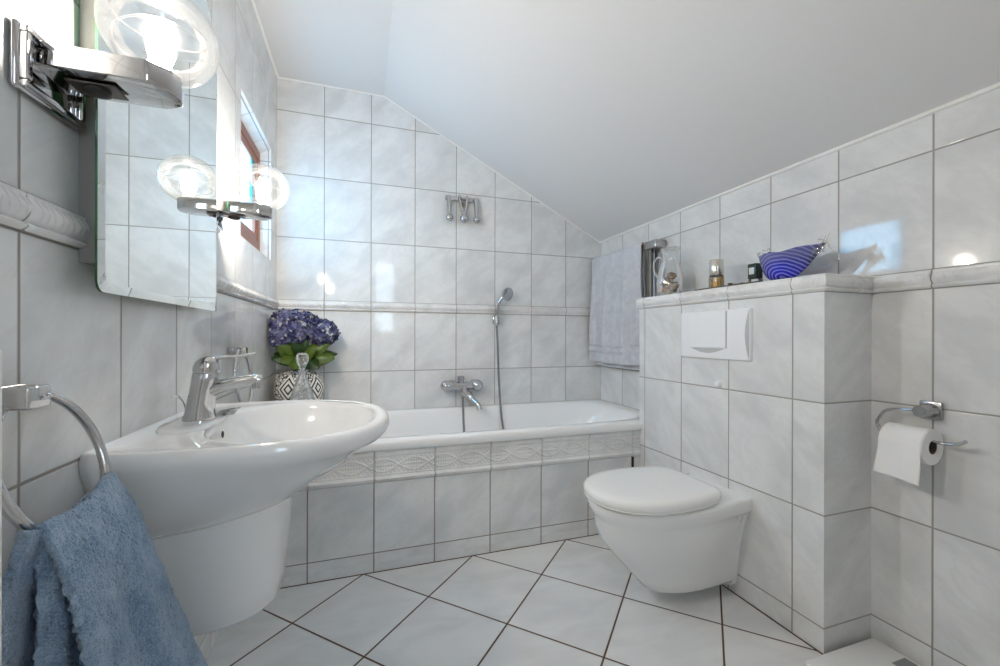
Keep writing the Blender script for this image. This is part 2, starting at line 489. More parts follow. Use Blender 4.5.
struct('floor', box(B(), (-.14, YF-.14, -.10), (W+.14, .14, 0)), M['floor'], smooth=False)
sec = [(-.14, 0), (W+.14, 0), (W+.14, ZR+.05), (W, ZR), (XK, ZF_), (-.14, ZF_)]
struct('wall_back', prism(B(), [(-.14, 0), (W+.14, 0), (W+.14, ZR), (W, ZR), (XK, ZF_), (-.14, ZF_)], 'y', 0, .14), M['tile'], smooth=False)
struct('ceiling', prism(B(), [(-.14, ZF_), (XK, ZF_), (W, ZR), (W+.14, ZR-.07), (W+.14, ZR+.10), (XK+.05, ZF_+.15), (-.14, ZF_+.15)], 'y', YF-.14, .14), M['paint'], smooth=False)
struct('wall_right', box(B(), (W, YF, 0), (W+.14, 0, ZR)), M['tile'], smooth=False)
# left wall with the small window opening (flared tiled reveal)
WY0, WY1, WZ0, WZ1 = -.70, -.145, 1.366, 1.934       # outer edge on the wall face
wy0, wy1, wz0, wz1 = -.70, -.145, 1.402, 1.908       # at the frame
bm = B()
box(bm, (-.075, YF, 0), (0, WY0, ZF_)); box(bm, (-.075, WY1, 0), (0, 0, ZF_))
for q in ([(0, WZ0), (-.05, wz0), (-.075, wz0), (-.075, 0), (0, 0)], [(0, WZ1), (-.05, wz1), (-.075, wz1), (-.075, ZF_), (0, ZF_)]):
    prism(bm, q, 'y', WY0, WY1)
struct('wall_left', bm, M['tile'], smooth=False)
# wall behind the camera; unseen window added for fill light, guessed from a reflection
bm = B()
FW = (.56, .88, 1.0, 1.98)
prism(bm, [(-.14, 0), (FW[0], 0), (FW[0], ZF_), (-.14, ZF_)], 'y', YF-.14, YF)
zk = lambda x: ZF_ if x < XK else ZF_+(ZR-ZF_)*(x-XK)/(W-XK)
prism(bm, [(FW[0], 0), (FW[1], 0), (FW[1], FW[2]), (FW[0], FW[2])], 'y', YF-.14, YF)
prism(bm, [(FW[0], FW[3]), (FW[1], FW[3]), (FW[1], zk(FW[1])), (XK, ZF_), (FW[0], ZF_)], 'y', YF-.14, YF)
prism(bm, [(FW[1], 0), (W+.14, 0), (W+.14, zk(W+.14)), (FW[1], zk(FW[1]))], 'y', YF-.14, YF)
struct('wall_front', bm, M['tile'], smooth=False)
def frame_bars(bm, lo, hi, y0, y1, w):
    for (a, b) in (((lo[0], lo[1]), (hi[0], lo[1]+w)), ((lo[0], hi[1]-w), (hi[0], hi[1])), ((lo[0], lo[1]+w), (lo[0]+w, hi[1]-w)), ((hi[0]-w, lo[1]+w), (hi[0], hi[1]-w))):
        box(bm, (a[0], y0, a[1]), (b[0], y1, b[1]), .004)
w2 = thing('fill_window', None, None); w2['kind'] = 'structure'
bm = B(); frame_bars(bm, (FW[0], FW[2]), (FW[1], FW[3]), YF-.10, YF-.04, .05)
part('window_frame', bm, M['cab'], w2, smooth=False)
part('pane', box(B(), (FW[0]+.05, YF-.075, FW[2]+.05), (FW[1]-.05, YF-.069, FW[3]-.05)), M['thin'], w2, smooth=False)

# cistern wall (boxed-in) and bathtub apron
struct('wall_cistern', box(B(), (XB, YB1, 0), (W, YB0, 1.150)), M['tile'], smooth=False)
struct('wall_apron', box(B(), (0, YT, 0), (XB, YT+.03, .512)), M['apron'], smooth=False)
TX0 = .30                                              # bathtub starts here, tiled ledge before it
struct('wall_ledge', box(B(), (0, YT+.05, 0), (TX0-.004, 0, .542)), M['tile'], smooth=False)
bm = B(); box(bm, (0, YT-.004, .515), (TX0-.004, YT+.05, .542), .006)
struct('trim_6', bm, M['relief'], smooth=False)

# window 1
w1 = thing('window_1', None, None); w1['kind'] = 'structure'
bm = B()
def fr_x(bm, y0, y1, z0, z1, w, xa, xb):
    for a, b in (((y0, z0), (y1, z0+w)), ((y0, z1-w), (y1, z1)), ((y0, z0+w), (y0+w, z1-w)), ((y1-w, z0+w), (y1, z1-w))):
        box(bm, (xa, a[0], a[1]), (xb, b[0], b[1]), .003)
fr_x(bm, wy0, wy1, wz0, wz1, .046, -.074, -.05)
part('window_frame', bm, M['wood'], w1, smooth=False)
bm = B(); fr_x(bm, wy0+.046, wy1-.046, wz0+.046, wz1-.046, .034, -.070, -.054)
part('window_sash', bm, M['wood'], w1, smooth=False)
cyp = (wy0+wy1)/2; czp = (wz0+wz1)/2
bm = B(); box(bm, (-.066, wy0+.075, wz0+.075), (-.062, wy1-.075, wz1-.075))
pn = part('pane', bm, M['pane'], w1, smooth=False)
# recentre pane mesh so its pattern coordinates are local
for v in pn.data.vertices: v.co -= V((-.065, cyp, czp))
pn.location = (-.065, cyp, czp)

# sealant beads along ceiling edges
def bead(name, pts, r=.006):
    struct(name, tube(B(), pts, r, 8), M['bead'])
bead('trim_1', [(W-.002, YF, ZR-.002), (W-.002, -.001, ZR-.002)], .0075)
bead('trim_2', [(.001, -.003, ZF_-.002), (XK, -.003, ZF_-.003), (W, -.003, ZR-.003)], .005)
bead('trim_3', [(.003, YF, ZF_-.004), (.003, -.002, ZF_-.004)], .008)

# relief border courses ---------------------------------------------------
def border_height(u, v):
    """u metres along, v 0..1 up: protrusion in metres"""
    h = .004
    if v < .16: h = .010*math.sin(PI*min(1, v/.16)*.5)+.002
    elif v < .26: h = .004+.008*(1-sstep(.16, .26, v))
    elif v < .90:
        t = (v-.26)/.64
        h = .005+.0085*math.sin(PI*t)**.6
        p = (u % .042)/.042
        lf = math.exp(-(((p-.5)*2.1)**2+((t-.5)*2.6)**2)*3.0)
        h += .0035*lf + .0018*math.sin(2*PI*(u/.014+t*.8))*math.sin(PI*t)
    else: h = .007*math.sqrt(max(0, 1-((v-.90)/.10)**2))+.003
    q = ((u+.126) % .252)-.126
    h -= .006*math.exp(-(q/.0022)**2)
    return max(h, .0012)

def border(bm, p0, p1, nrm, z0, z1, hf, u0, du=.004, nv=20, u_first=0):
    p0, p1, nrm = V(p0), V(p1), V(nrm)
    L = (p1-p0).length; nu = max(2, int(L/du)); d = (p1-p0).normalized()
    def fn(i, j):
        s = i*L; b = p0+d*s
        h = hf(s+u0, j)
        if nrm_m0 and i < .5: pass
        return V((b.x, b.y, lerp(z0, z1, j)))+nrm*h
    nrm_m0 = False
    return grid(bm, fn, nu, nv)

ZD0, ZD1 = 1.1239, 1.1785
def course(name, segs):
    bm = B()
    for p0, p1, n_, u0 in segs:
        border(bm, p0, p1, n_, ZD0, ZD1, border_height, u0)
        # backing closes the course on top and bottom
        p0v, p1v, nv_ = V(p0), V(p1), V(n_)
        d = (p1v-p0v).normalized()
        for z in (ZD0, ZD1-.0025):
            a = V((p0v.x, p0v.y, z)); b = V((p1v.x, p1v.y, z))
            vs = [a, b, b+nv_*.0035, a+nv_*.0035]
            lo = [min(q[i] for q in vs) for i in range(3)]; hi = [max(q[i] for q in vs) for i in range(3)]
            box(bm, lo, (hi[0], hi[1], z+.0025), mi=1)
    struct(name, bm, [M['relief_x' if name == 'trim_4' else 'relief_y'], M['grout']], auto=60)
course('trim_4', [((0, -.001, 0), (W, -.001, 0), (0, -1, 0), -.2395)])
course('trim_5', [((.001, YF, 0), (.001, 0, 0), (1, 0, 0), YF+.266)])
course('trim_7', [((W-.001, 0, 0), (W-.001, YB0, 0), (-1, 0, 0), -.266), ((W-.001, YB1, 0), (W-.001, YF, 0), (-1, 0, 0), -(YB1+.266)+.252*20-.0)])
# cistern wall cap: border along front face and both ends, tiled top
bm = B()
def mitre_height(L, ends):
    def f(s_u0):
        pass
def cap_ring(bm):
    """one continuous strip around three sides, mitred at the corners"""
    path = [V((W, YB1, 0)), V((XB, YB1, 0)), V((XB, YB0, 0)), V((W, YB0, 0))]
    cols = []
    NV = 20
    for k in range(3):
        a, b = path[k], path[k+1]; d = (b-a).normalized(); L = (b-a).length
        nrm = V((d.y, -d.x, 0))
        if (nrm.dot(V((XB+.1, (YB0+YB1)/2, 0))-a)) > 0 and k == 1: nrm = -nrm
        if k == 0: nrm = V((0, -1, 0))
        if k == 1: nrm = V((-1, 0, 0))
        if k == 2: nrm = V((0, 1, 0))
        n = int(L/.004)
        for i in range(n+1):
            s = i/n*L; col = []
            for j in range(NV+1):
                v = j/NV
                c = a+d*s
                u = (c.y+.266) if k == 1 else (c.x-.2395+.05)
                h = border_height(u, v)
                if i == 0 and k > 0: continue
                if i == n and k < 2:
                    n2 = V((-1, 0, 0)) if k == 0 else V((0, 1, 0))
                    h = border_height(.126, v)
                    off = nrm*h+n2*h
                else: off = nrm*h
                col.append(V((c.x, c.y, lerp(ZD0, ZD1, v)))+off)
            if col: cols.append(col)
    Vv = [[bm.verts.new(p) for p in c] for c in cols]
    for a, b in zip(Vv, Vv[1:]):
        for j in range(NV): bm.faces.new([a[j], b[j], b[j+1], a[j+1]])
cap_ring(bm)
struct('trim_8', bm, M['relief_y'], auto=60)
struct('trim_9', box(B(), (XB-.004, YB1-.004, 1.150), (W, YB0+.004, ZD1-.001)), M['tile'], smooth=False)

# apron decor course: interlaced bands with dotted eyes
AZ0, AZ1 = .3728, .5048
def apron_height(u, v):
    z = v*(AZ1-AZ0)
    if z < .010: h = .004+.006*math.sin(PI*.5*z/.010)
    elif z < .022: h = .010+.004*math.sin(PI*(z-.010)/.012)
    elif z < .028: h = .010-.006*sstep(.022, .028, z)
    elif z < .036: h = .004+.004*math.sin(PI*(z-.028)/.008)
    elif z < .104:
        h = .0045
        c = (z-.070)/.030
        p = 2*PI*(u+.03)/.252
        A = .86
        s1, s2 = A*math.sin(p), -A*math.sin(p)
        dA = A*abs(math.cos(p))*.75
        wd = .15*math.sqrt(1+dA*dA)
        d1, d2 = abs(c-s1)/wd, abs(c-s2)/wd
        rail = 0
        for d_ in (d1, d2):
            if d_ < 1: rail = max(rail, .0058*(1-d_**4)*(.70+.30*math.cos(d_*PI*2)))
        inside = abs(c) < abs(s1)-wd*.9
        if rail: h += rail
        elif inside:
            a = math.sin(2*PI*(u/.021+c*.95)); b = math.sin(2*PI*(u/.021-c*.95))
            h += .0040*max(0, a*b)+.0004
        else:
            h += .0028*max(0, math.sin(2*PI*u/.018)*math.cos(PI*c*3))
    elif z < .110: h = .0045+.004*sstep(.104, .110, z)
    else: h = .0085+.0015*math.sin(PI*(z-.110)/(AZ1-AZ0-.110))
    q = ((u+.126) % .252)-.126
    h -= .010*math.exp(-(q/.0017)**2)
    return max(h, .0010)
bm = B()
border(bm, (.0, YT, 0), (XB+.0, YT, 0), (0, -1, 0), AZ0, AZ1, apron_height, -.2421, .0028, 66)
struct('trim_10', bm, M['relief_x'], auto=75)
bm = B(); box(bm, (0, YT-.0025, AZ0-.002), (XB, YT+.01, AZ0+.0008)); box(bm, (0, YT-.0025, AZ1), (XB, YT+.01, AZ1+.0035))
struct('trim_11', bm, M['grout'], smooth=False)
# solid black insert painting the dark inside a gap at the apron's end
solo('dark_gap', box(B(), (1.752, YT-.0028, .315), (1.764, YT+.002, .368), .001), M['black'], (1.758, YT, .315),
     'narrow black insert as the dark of a gap at the end of the bathtub apron beside the toilet', 'gap')
bm = B(); box(bm, (0, YT-.0022, 0), (XB, YT+.001, .0025)); box(bm, (XB-.003, YB1-.003, 0), (W, YB1, .003)); box(bm, (XB-.003, YB1, 0), (XB, YT, .003))
struct('trim_12', bm, simple('brown_floor_grout', rgb(.10, .06, .04), .9), smooth=False)

# ------------------------------------------------------------------ bathtub
def super_ring(cx, cy, hx, hy, z, n=72, ex=4.0, zf=None):
    out = []
    for i in range(n):
        a = 2*PI*(i+.5)/n
        c, s = math.cos(a), math.sin(a)
        x = cx+hx*math.copysign(abs(c)**(2/ex), c); y = cy+hy*math.copysign(abs(s)**(2/ex), s)
        out.append(V((x, y, z if zf is None else zf(x, y))))
    return out
tub = thing('bathtub', 'white built-in bathtub behind the tiled apron along the back wall', 'bathtub', (1.15, -.37, .51))
x0, x1, y0, y1 = TX0, W-.002, YT-.022, -.003
cx, cy_, hx, hy = (x0+x1)/2, (y0+y1)/2, (x1-x0)/2, (y1-y0)/2
bm = B()
rings = []
for (ix, z, e) in ((.004, .507, 40), (0, .511, 40), (0, .538, 40), (.003, .5455, 40), (.010, .549, 40), (.03, .550, 30), (.045, .549, 22)):
    rings.append(super_ring(cx, cy_, hx-ix, hy-ix, z, 144, e))
# opening
ox, oy, ohx, ohy = cx-.0, cy_+.0, hx-.075, hy-.062
for (k, z, e, sx) in ((1.0, .547, 5, 0), (.985, .541, 5, 0), (.965, .520, 4.6, 0), (.94, .45, 4.2, -.004), (.90, .34, 3.8, -.01), (.86, .24, 3.5, -.015), (.80, .175, 3.2, -.02), (.68, .148, 3, -.02), (.4, .142, 2.6, -.02), (.05, .139, 2, -.02)):
    hxk = ohx*(k if k > .93 else lerp(k, .93, .35)) if z > .2 else ohx*k
    hyk = ohy*k
    rings.append(super_ring(ox+sx*2, oy, hxk, hyk, z, 144, e))
loft(bm, rings, True, False, True)
part('tub_shell', bm, M['enamel'], tub, auto=50)
bm = B(); lathe(bm, [(.0, .0), (.030, .0), (.033, -.004), (.033, -.010)], (ox-.04, oy, .1465), 24, cap0=False)
part('drain', bm, M['chrome'], tub)

# ------------------------------------------------------------------ washbasin
YC = -1.390
def D_ring(xb, xf, hw, z, n=96, ex=2.4, x_mid=None, zf=None, hwb=None):
    """D outline: straight back at xb, rounded front reaching xf. z may be a function of x"""
    out = []
    xm = xb+(xf-xb)*.36 if x_mid is None else x_mid
    nf = n*3//4
    for i in range(nf+1):
        a = -PI/2+PI*i/nf
        c, s = math.cos(a), math.sin(a)
        x = xm+(xf-xm)*abs(c)**(2/ex); y = YC+hw*math.copysign(abs(s)**(2/ex), s)
        out.append((x, y))
    hb = hwb if hwb is not None else hw
    nb = n-nf-1
    back = []
    for i in range(1, nb+1):
        t_ = i/(nb+1)
        # path: (xm,+hw) -> (xb,+hb) -> (xb,-hb) -> (xm,-hw)
        L1 = xm-xb; L2 = 2*hb; tot = 2*L1+L2; s_ = t_*tot
        if s_ < L1: k = s_/L1; back.append((xm-L1*k, YC+lerp(hw, hb, k**2.2)))
        elif s_ < L1+L2: k = (s_-L1)/L2; back.append((xb, YC+lerp(hb, -hb, k)))
        else: k = 1-(s_-L1-L2)/L1; back.append((xm-L1*k, YC-lerp(hw, hb, k**2.2)))
    out += back
    return [V((x, y, zf(x, y) if zf else z)) for x, y in out]
basin = thing('washbasin', 'large white ceramic washbasin on the wall under the mirror', 'washbasin', (0, YC, .36))
bm = B()
rings = []
def und(k, zb, zf0): return lambda x, y: lerp(zb, zf0, min(1, max(0, x/.5)))
# underside from bottom up
rings.append(D_ring(.001, .270, .120, 0, zf=lambda x, y: .575+.05*x, ex=2.2))
rings.append(D_ring(.001, .292, .150, 0, zf=lambda x, y: .574+.10*x, ex=2.2))
rings.append(D_ring(.001, .335, .186, 0, zf=lambda x, y: .598+.11*x, ex=2.2))
rings.append(D_ring(.001, .392, .225, 0, zf=lambda x, y: .640+.09*x, ex=2.3, hwb=.215))
rings.append(D_ring(.001, .445, .256, 0, zf=lambda x, y: .686+.055*x, ex=2.4, hwb=.243))
rings.append(D_ring(.001, .478, .276, 0, zf=lambda x, y: .722+.03*x, ex=2.4, hwb=.258))
rings.append(D_ring(.001, .497, .285, .740, ex=2.45, hwb=.262))
rings.append(D_ring(.001, .507, .291, .752, ex=2.45, hwb=.266))
rings.append(D_ring(.001, .512, .294, .763, ex=2.45, hwb=.268))
rings.append(D_ring(.001, .510, .292, .774, ex=2.45, hwb=.266))
rings.append(D_ring(.001, .502, .287, .7815, ex=2.45, hwb=.263))
rings.append(D_ring(.002, .486, .279, .784, ex=2.45, hwb=.259))
rings.append(D_ring(.003, .477, .272, .7815, ex=2.45, hwb=.256))
loft(bm, rings, True, True, False)
last = rings[-1]
# blend to inner opening
def open_ring(cx, hx, hy, z, ex=2.3):
    out = []
    for p in last:
        a = math.atan2((p.y-YC)/hy, (p.x-cx)/hx)
        c, s = math.cos(a), math.sin(a)
        out.append(V((cx+hx*math.copysign(abs(c)**(2/ex), c), YC+hy*math.copysign(abs(s)**(2/ex), s), z)))
    return out
inner = [[last[i].lerp(q, .5) for i, q in enumerate(open_ring(.292, .180, .255, .779))]]
inner.append(open_ring(.292, .178, .252, .779))
inner.append(open_ring(.293, .173, .246, .774))
inner.append(open_ring(.294, .168, .240, .760))
inner.append(open_ring(.292, .158, .225, .728))
inner.append(open_ring(.285, .140, .195, .690))
inner.append(open_ring(.275, .110, .150, .662))
inner.append(open_ring(.262, .07, .095, .648))
inner.append(open_ring(.255, .025, .030, .643, 2))
for r in inner[:1]:
    for i, p in enumerate(r): p.z = .7795
loft(bm, [last]+inner, True, False, True)
bmesh.ops.remove_doubles(bm, verts=bm.verts, dist=.0004)
part('basin_bowl', bm, M['ceramic'], basin, auto=70)
# raised tap ledge
bm = B()
rr = []
for k, z in ((1.0, .778), (.985, .7835), (.95, .787), (.6, .788), (.1, .788)):
    rr.append([V((.078+.052*k*math.copysign(abs(math.cos(a))**.8, math.cos(a)), YC+.125*k*math.copysign(abs(math.sin(a))**.8, math.sin(a)), z)) for a in [2*PI*i/48 for i in range(48)]])
loft(bm, rr, True, False, True)
part('tap_ledge', bm, M['ceramic'], basin, auto=60)
bm = B()
ball(bm, (.1345, YC-.006, .750), .0085, 16, 10, (.35, .42, 1))  # solid dark shape paints the shade inside the hole
part('overflow_hole', bm, M['recess_shade'], basin, label='dark overflow slot')
bm = B(); lathe(bm, [(.002, .004), (.020, .004), (.023, .001), (.023, -.003)], (.256, YC, .6455), 24)
part('drain', bm, M['chrome'], basin, label='chrome drain plug')
# half pedestal
bm = B(); rings = []
for z, xf, hw, e in ((.359, .20, .085, 2.5), (.361, .236, .118, 2.7), (.367, .252, .133, 2.8), (.378, .260, .140, 2.8), (.42, .266, .146, 2.8), (.50, .272, .150, 2.8), (.565, .277, .154, 2.8), (.61, .280, .156, 2.8)):
    rings.append(D_ring(.001, xf, hw, z, ex=e))
loft(bm, rings, True, True, True)
part('half_pedestal', bm, M['ceramic'], basin, auto=60)
bm = B(); tube(bm, [(.02, YC-.245, .745), (.02, YC-.25, .69)], .006, 10)
part('fixing_bolt', bm, simple('rusty_bolt', rgb(.30, .13, .05), .6, .5), basin, label='rusty fixing bolt')

# basin mixer tap
FX, FZ = .088, .788
tap = thing('basin_tap', 'chrome single lever mixer tap on the washbasin', 'tap', (FX, YC, FZ))
bm = B(); rings = []
for k, (z, dx, rx, ry) in enumerate(((0, -.002, .033, .031), (.004, -.002, .033, .031), (.014, -.001, .030, .029), (.04, .002, .028, .0275), (.07, .006, .0265, .0265), (.092, .010, .0275, .0265), (.106, .012, .0275, .0265), (.1085, .012, .0255, .0245))):
    rings.append([V((FX+dx+rx*math.cos(a), YC+ry*math.sin(a), FZ+z)) for a in [2*PI*i/36 for i in range(36)]])
loft(bm, rings)
part('body', bm, M['chrome'], tap, auto=50)
bm = B()
pts = catmull([(FX+.004, YC, FZ+.060), (FX+.035, YC, FZ+.073), (FX+.075, YC, FZ+.083), (FX+.112, YC, FZ+.088), (FX+.124, YC, FZ+.0865)], 6)
n = len(pts)
tube(bm, pts, [lerp(.026, .0135, (i/(n-1))**.7) for i in range(n)], 20, flat=(.9, .80), up=(0, 0, 1))
lathe(bm, [(.0115, .010), (.0125, 0), (.0115, -.012), (.009, -.0125)], (FX+.116, YC, FZ+.079), 20)
part('spout', bm, M['chrome'], tap, auto=60)
bm = B(); rings = []
for z, r, dx in ((.110, .0270, .012), (.121, .0275, .013), (.133, .0250, .015), (.142, .0170, .019), (.146, .006, .022)):
    rings.append([V((FX+dx+r*math.cos(a), YC+r*math.sin(a), FZ+z)) for a in [2*PI*i/32 for i in range(32)]])
loft(bm, rings)
pts = catmull([(FX+.012, YC, FZ+.134), (FX+.040, YC, FZ+.142), (FX+.075, YC, FZ+.145), (FX+.112, YC, FZ+.150)], 6)
n = len(pts)
tube(bm, pts, [lerp(.013, .007, i/(n-1)) for i in range(n)], 14, flat=(1.0, .42), up=(0, 0, 1))
part('lever', bm, M['chrome'], tap, auto=60)
bm = B(); tube(bm, catmull([(FX-.034, YC+.018, FZ+.002), (FX-.036, YC+.016, FZ+.030), (FX-.046, YC+.010, FZ+.052), (FX-.058, YC+.002, FZ+.054)], 5), .0022, 8)
part('pop_up_rod', bm, M['chrome'], tap)
refl_loop = thing('reflection_loop', 'small chrome loop added for a reflection on the washbasin rim in front of the tap', 'dish', (.135, YC+.030, .788))  # chrome shape standing in for a reflection beside the tap base
bm = B()
tube(bm, [(.134+.024*math.cos(a), YC+.042+.015*math.sin(a), .799+.004*math.cos(a)) for a in [2*PI*i/28 for i in range(28)]], .0022, 8, closed=True)
part('rim', bm, M['chrome'], refl_loop)
bm = B(); lathe(bm, [(.0, -.006), (.012, -.006), (.018, .002), (.019, .004)], (.134, YC+.042, .7945), 24, cap0=False, cap1=False)
part('bowl', bm, M['satin'], refl_loop)

# ------------------------------------------------------------------ towel rings
def towel_ring(label, yb, zb, yc, zc, r, tilt, xr):
    t_ = thing('towel_ring', label, 'towel ring', (0, yb, zb), 'chrome towel rings on the wall with the mirror')
    bm = B(); box(bm, (0, yb-.020, zb-.014), (.054, yb+.020, zb+.015), .003, 3)
    box(bm, (.018, yb-.021, zb-.015), (.028, yb+.021, zb+.016), .001, 1)
    part('bracket', bm, M['chrome'], t_, smooth=True, auto=30)
    bm = B(); pts = []
    for i in range(72):
        a = 2*PI*i/72
        y = yc+r*math.cos(a); z = zc+r*math.sin(a)
        pts.append((xr-tilt*(z-zc), y, z))
    tube(bm, pts, .0066, 14, closed=True)
    part('ring', bm, M['chrome'], t_, auto=60)
    return t_
towel_ring('chrome towel ring holding the thick blue towel next to the washbasin', -1.832, .902, -1.800, .808, .096, .314, .052)
towel_ring('empty chrome towel ring on the wall between washbasin and bathtub', -.842, .925, -.842, .832, .100, .10, .045)

# blue towel --------------------------------------------------------------
def fbm(p, s, o=3): return mn.fractal(V(p)*s, .6, 2.1, o)
bt = thing('blue_towel', 'thick blue terry towel hanging through the towel ring', 'towel', (.08, -1.80, .72))
def ring_pt(a): # a in degrees, on ring circle
    z = .812+.097*math.sin(math.radians(a)); y = -1.798+.097*math.cos(math.radians(a))
    return V((.050-.314*(z-.812), y, z))
def cloth(name, crest, hem, prof, nu=150, nv=190, thick=.011, rough=.0028):
    """crest/hem: polylines; prof(u,v)-> offset vector"""
    C_ = catmull(crest, 10); H_ = catmull(hem, 10)
    def at(P, u):
        f = u*(len(P)-1); i = min(int(f), len(P)-2); return P[i].lerp(P[i+1], f-i)
    bm = B()
    def fn(u, v):
        p = at(C_, u).lerp(at(H_, u), v)+prof(u, v)
        nz = fbm(p, 26, 3)*.0035*sstep(0, .12, u)*sstep(0, .12, 1-u)+fbm(p, 260, 2)*rough*.75
        return p+V((nz*.9, -nz*.5, nz*.3))
    grid(bm, fn, nu, nv)
    o = part(name, bm, M['blue'], bt, auto=180)
    md = o.modifiers.new('thickness', 'SOLIDIFY'); md.thickness = thick; md.offset = 0
    return o
# outer flap: falls from the ring towards the room, wide panel
def prof_front(u, v):
    fold = .014*math.sin(u*PI*3.1+.5)*sstep(0, .35, v)+.008*math.sin(u*PI*7+v*2)*sstep(.05, .5, v)
    over = math.sin(PI*min(1, v*7)*.5)          # rolls over the ring
    return V((.016*over+fold*.8, -fold*.5, .010*(1-over)*0+.014*math.exp(-v*12)))
cloth('front_flap',
      [(.080, -1.880, .742), (.084, -1.840, .740), (.086, -1.800, .744), (.082, -1.765, .750), (.076, -1.728, .757)],
      [(.165, -1.900, .20), (.182, -1.840, .20), (.188, -1.740, .20), (.178, -1.620, .20), (.150, -1.500, .20)], prof_front)
def prof_back(u, v):
    fold = .012*math.sin(u*PI*2.6)*sstep(0, .4, v)
    return V((-.012*min(1, v*8)+fold*.6, -.4*fold, .010*math.exp(-v*10)))
cloth('back_flap',
      [(.075, -1.896, .745), (.076, -1.870, .737), (.074, -1.820, .730), (.066, -1.75, .738)],
      [(.065, -1.99, .20), (.05, -1.93, .20), (.03, -1.82, .20), (.03, -1.66, .20)], prof_back, nu=110, nv=170)

cloth('inner_fold', [(.072, -1.874, .736), (.078, -1.866, .737), (.080, -1.858, .737)], [(.085, -1.925, .20), (.122, -1.912, .20), (.128, -1.890, .20)],
      lambda u, v: V((.004*math.sin(v*9), .004*math.sin(v*6), .006*math.exp(-v*12))), nu=24, nv=170, thick=.009)

# ------------------------------------------------------------------ mirror
MX, MY0, MY1, MZ0, MZ1, MZA = .045, -1.690, -1.122, 1.052, 1.70, 1.93
mir = thing('wall_mirror', 'tall frameless mirror with arched top above the washbasin', 'mirror', (.02, (MY0+MY1)/2, MZ0))
def mirror_outline(ins):
    y0, y1, z0 = MY0+ins, MY1-ins, MZ0+ins
    c = (y0+y1)/2; hw = (y1-y0)/2; r = .018
    pts = []
    for i in range(6):
        a = PI+PI/2*i/5; pts.append((y0+r+r*math.cos(a), z0+r+r*math.sin(a)))
    for i in range(6):
        a = -PI/2+PI/2*i/5; pts.append((y1-r*.3+r*.3*math.cos(a), z0+r*.3+r*.3*math.sin(a)))
    for i in range(41):
        a = PI*i/40
        pts.append((c+hw*math.copysign(abs(math.cos(a))**.62, math.cos(a)), MZ1+(MZA-MZ1-ins)*abs(math.sin(a))**1.0))
    return pts
bm = B()
rings = [[V((x, y, z)) for y, z in mirror_outline(i)] for x, i in ((MX-.006, .0), (MX-.0025, .0))]
loft(bm, rings, True, True, False)
part('glass_edge', bm, M['greenedge'], mir, auto=40, label='green glass edge')
bm = B()
rings = [[V((x, y, z)) for y, z in mirror_outline(i)] for x, i in ((MX-.0025, .0), (MX, .016))]
loft(bm, rings, True, False, True)
part('mirror_face', bm, M['mirror'], mir, smooth=False)
bm = B(); box(bm, (.001, MY0+.035, MZ0+.05), (MX-.0065, MY1-.02, MZ1-.03))
part('backing', bm, M['board'], mir, smooth=False)

# ------------------------------------------------------------------ lamps
def wall_lamp(y, label):
    z = 1.366
    L = thing('wall_lamp', label, 'lamp', (0, y, z), 'chrome wall lamps beside the mirror')
    bm = B()
    # raised rectangular rim plate
    box(bm, (.0005, y-.066, z-.056), (.012, y+.066, z+.036), .006, 3)
    part('wall_plate', bm, M['chrome'], L, auto=35)
    bm = B()
    for a, b in (((y-.062, z-.052), (y+.062, z-.042)), ((y-.062, z+.022), (y+.062, z+.032)), ((y-.062, z-.042), (y-.052, z+.022)), ((y+.052, z-.042), (y+.062, z+.022))):
        box(bm, (.010, a[0], a[1]), (.021, b[0], b[1]), .003, 2)
    part('plate_rim', bm, M['chrome'], L, auto=35)
    # arm with chamfered end
    bm = B()
    hw = .042
    prof = [(.010, -hw), (.142, -hw), (.166, -hw*.55), (.172, 0), (.166, hw*.55), (.142, hw), (.010, hw)]
    n = len(prof)
    A = [bm.verts.new((x, y+d, z-.010)) for x, d in prof]; C_ = [bm.verts.new((x, y+d, z+.024)) for x, d in prof]
    bm.faces.new(A[::-1]); bm.faces.new(C_)
    for i in range(n): bm.faces.new([A[i], A[(i+1) % n], C_[(i+1) % n], C_[i]])
    bmesh.ops.bevel(bm, geom=list(bm.edges), offset=.0035, segments=3, affect='EDGES', profile=.5)
    part('arm', bm, M['chrome'], L, auto=25)
    bm = B(); box(bm, (.035, y-.020, z-.0150), (.095, y+.020, z-.0125), .001)
    sw = part('recess_patch', bm, M['recess_shade'], L, smooth=False, label='dark plate with painted recess shade under the arm')  # solid dark plate stands in for the shade under the arm
    bm = B(); lathe(bm, [(.016, -.0155), (.016, -.0195), (.012, -.0215), (.001, -.0215)], (.065, y, z), 24)
    part('pull_switch', bm, M['black'], L)
    bm = B(); lathe(bm, [(.0165, .026), (.0165, .034), (.012, .040), (.006, .041)], (.144, y, z), 24)
    part('socket', bm, M['socket'], L)
    bm = B(); lathe(bm, [(.005, .040), (.014, .046), (.0185, .060), (.0185, .080), (.012, .094), (.003, .099)], (.144, y, z), 24)
    part('bulb', bm, M['bulb'], L)
    bm = B(); pr = []
    R_, HZ = .076, .069
    for i in range(25):
        a = -PI/2*.80+(PI/2*.80+PI/2)*i/24
        pr.append((max(.002, R_*math.cos(a)**.92 if math.cos(a) > 0 else .002), .086+HZ*math.sin(a)))
    lathe(bm, pr, (.144, y, z), 48, cap0=False, cap1=True)
    part('globe', bm, M['globe'], L, auto=80, label='clear glass globe')
    # inner glass lens rings that catch the light
    bm = B()
    for k, (hz, rr, tl) in enumerate(((.070, .058, .10), (.10, .060, -.08))):
        tube(bm, [(.144+rr*math.cos(a), y+rr*math.sin(a), z+hz+tl*rr*math.cos(a+.6)*1.6) for a in [2*PI*i/48 for i in range(48)]], .0016, 6, closed=True)
    part('glass_rib', bm, M['globe'], L)
    return L
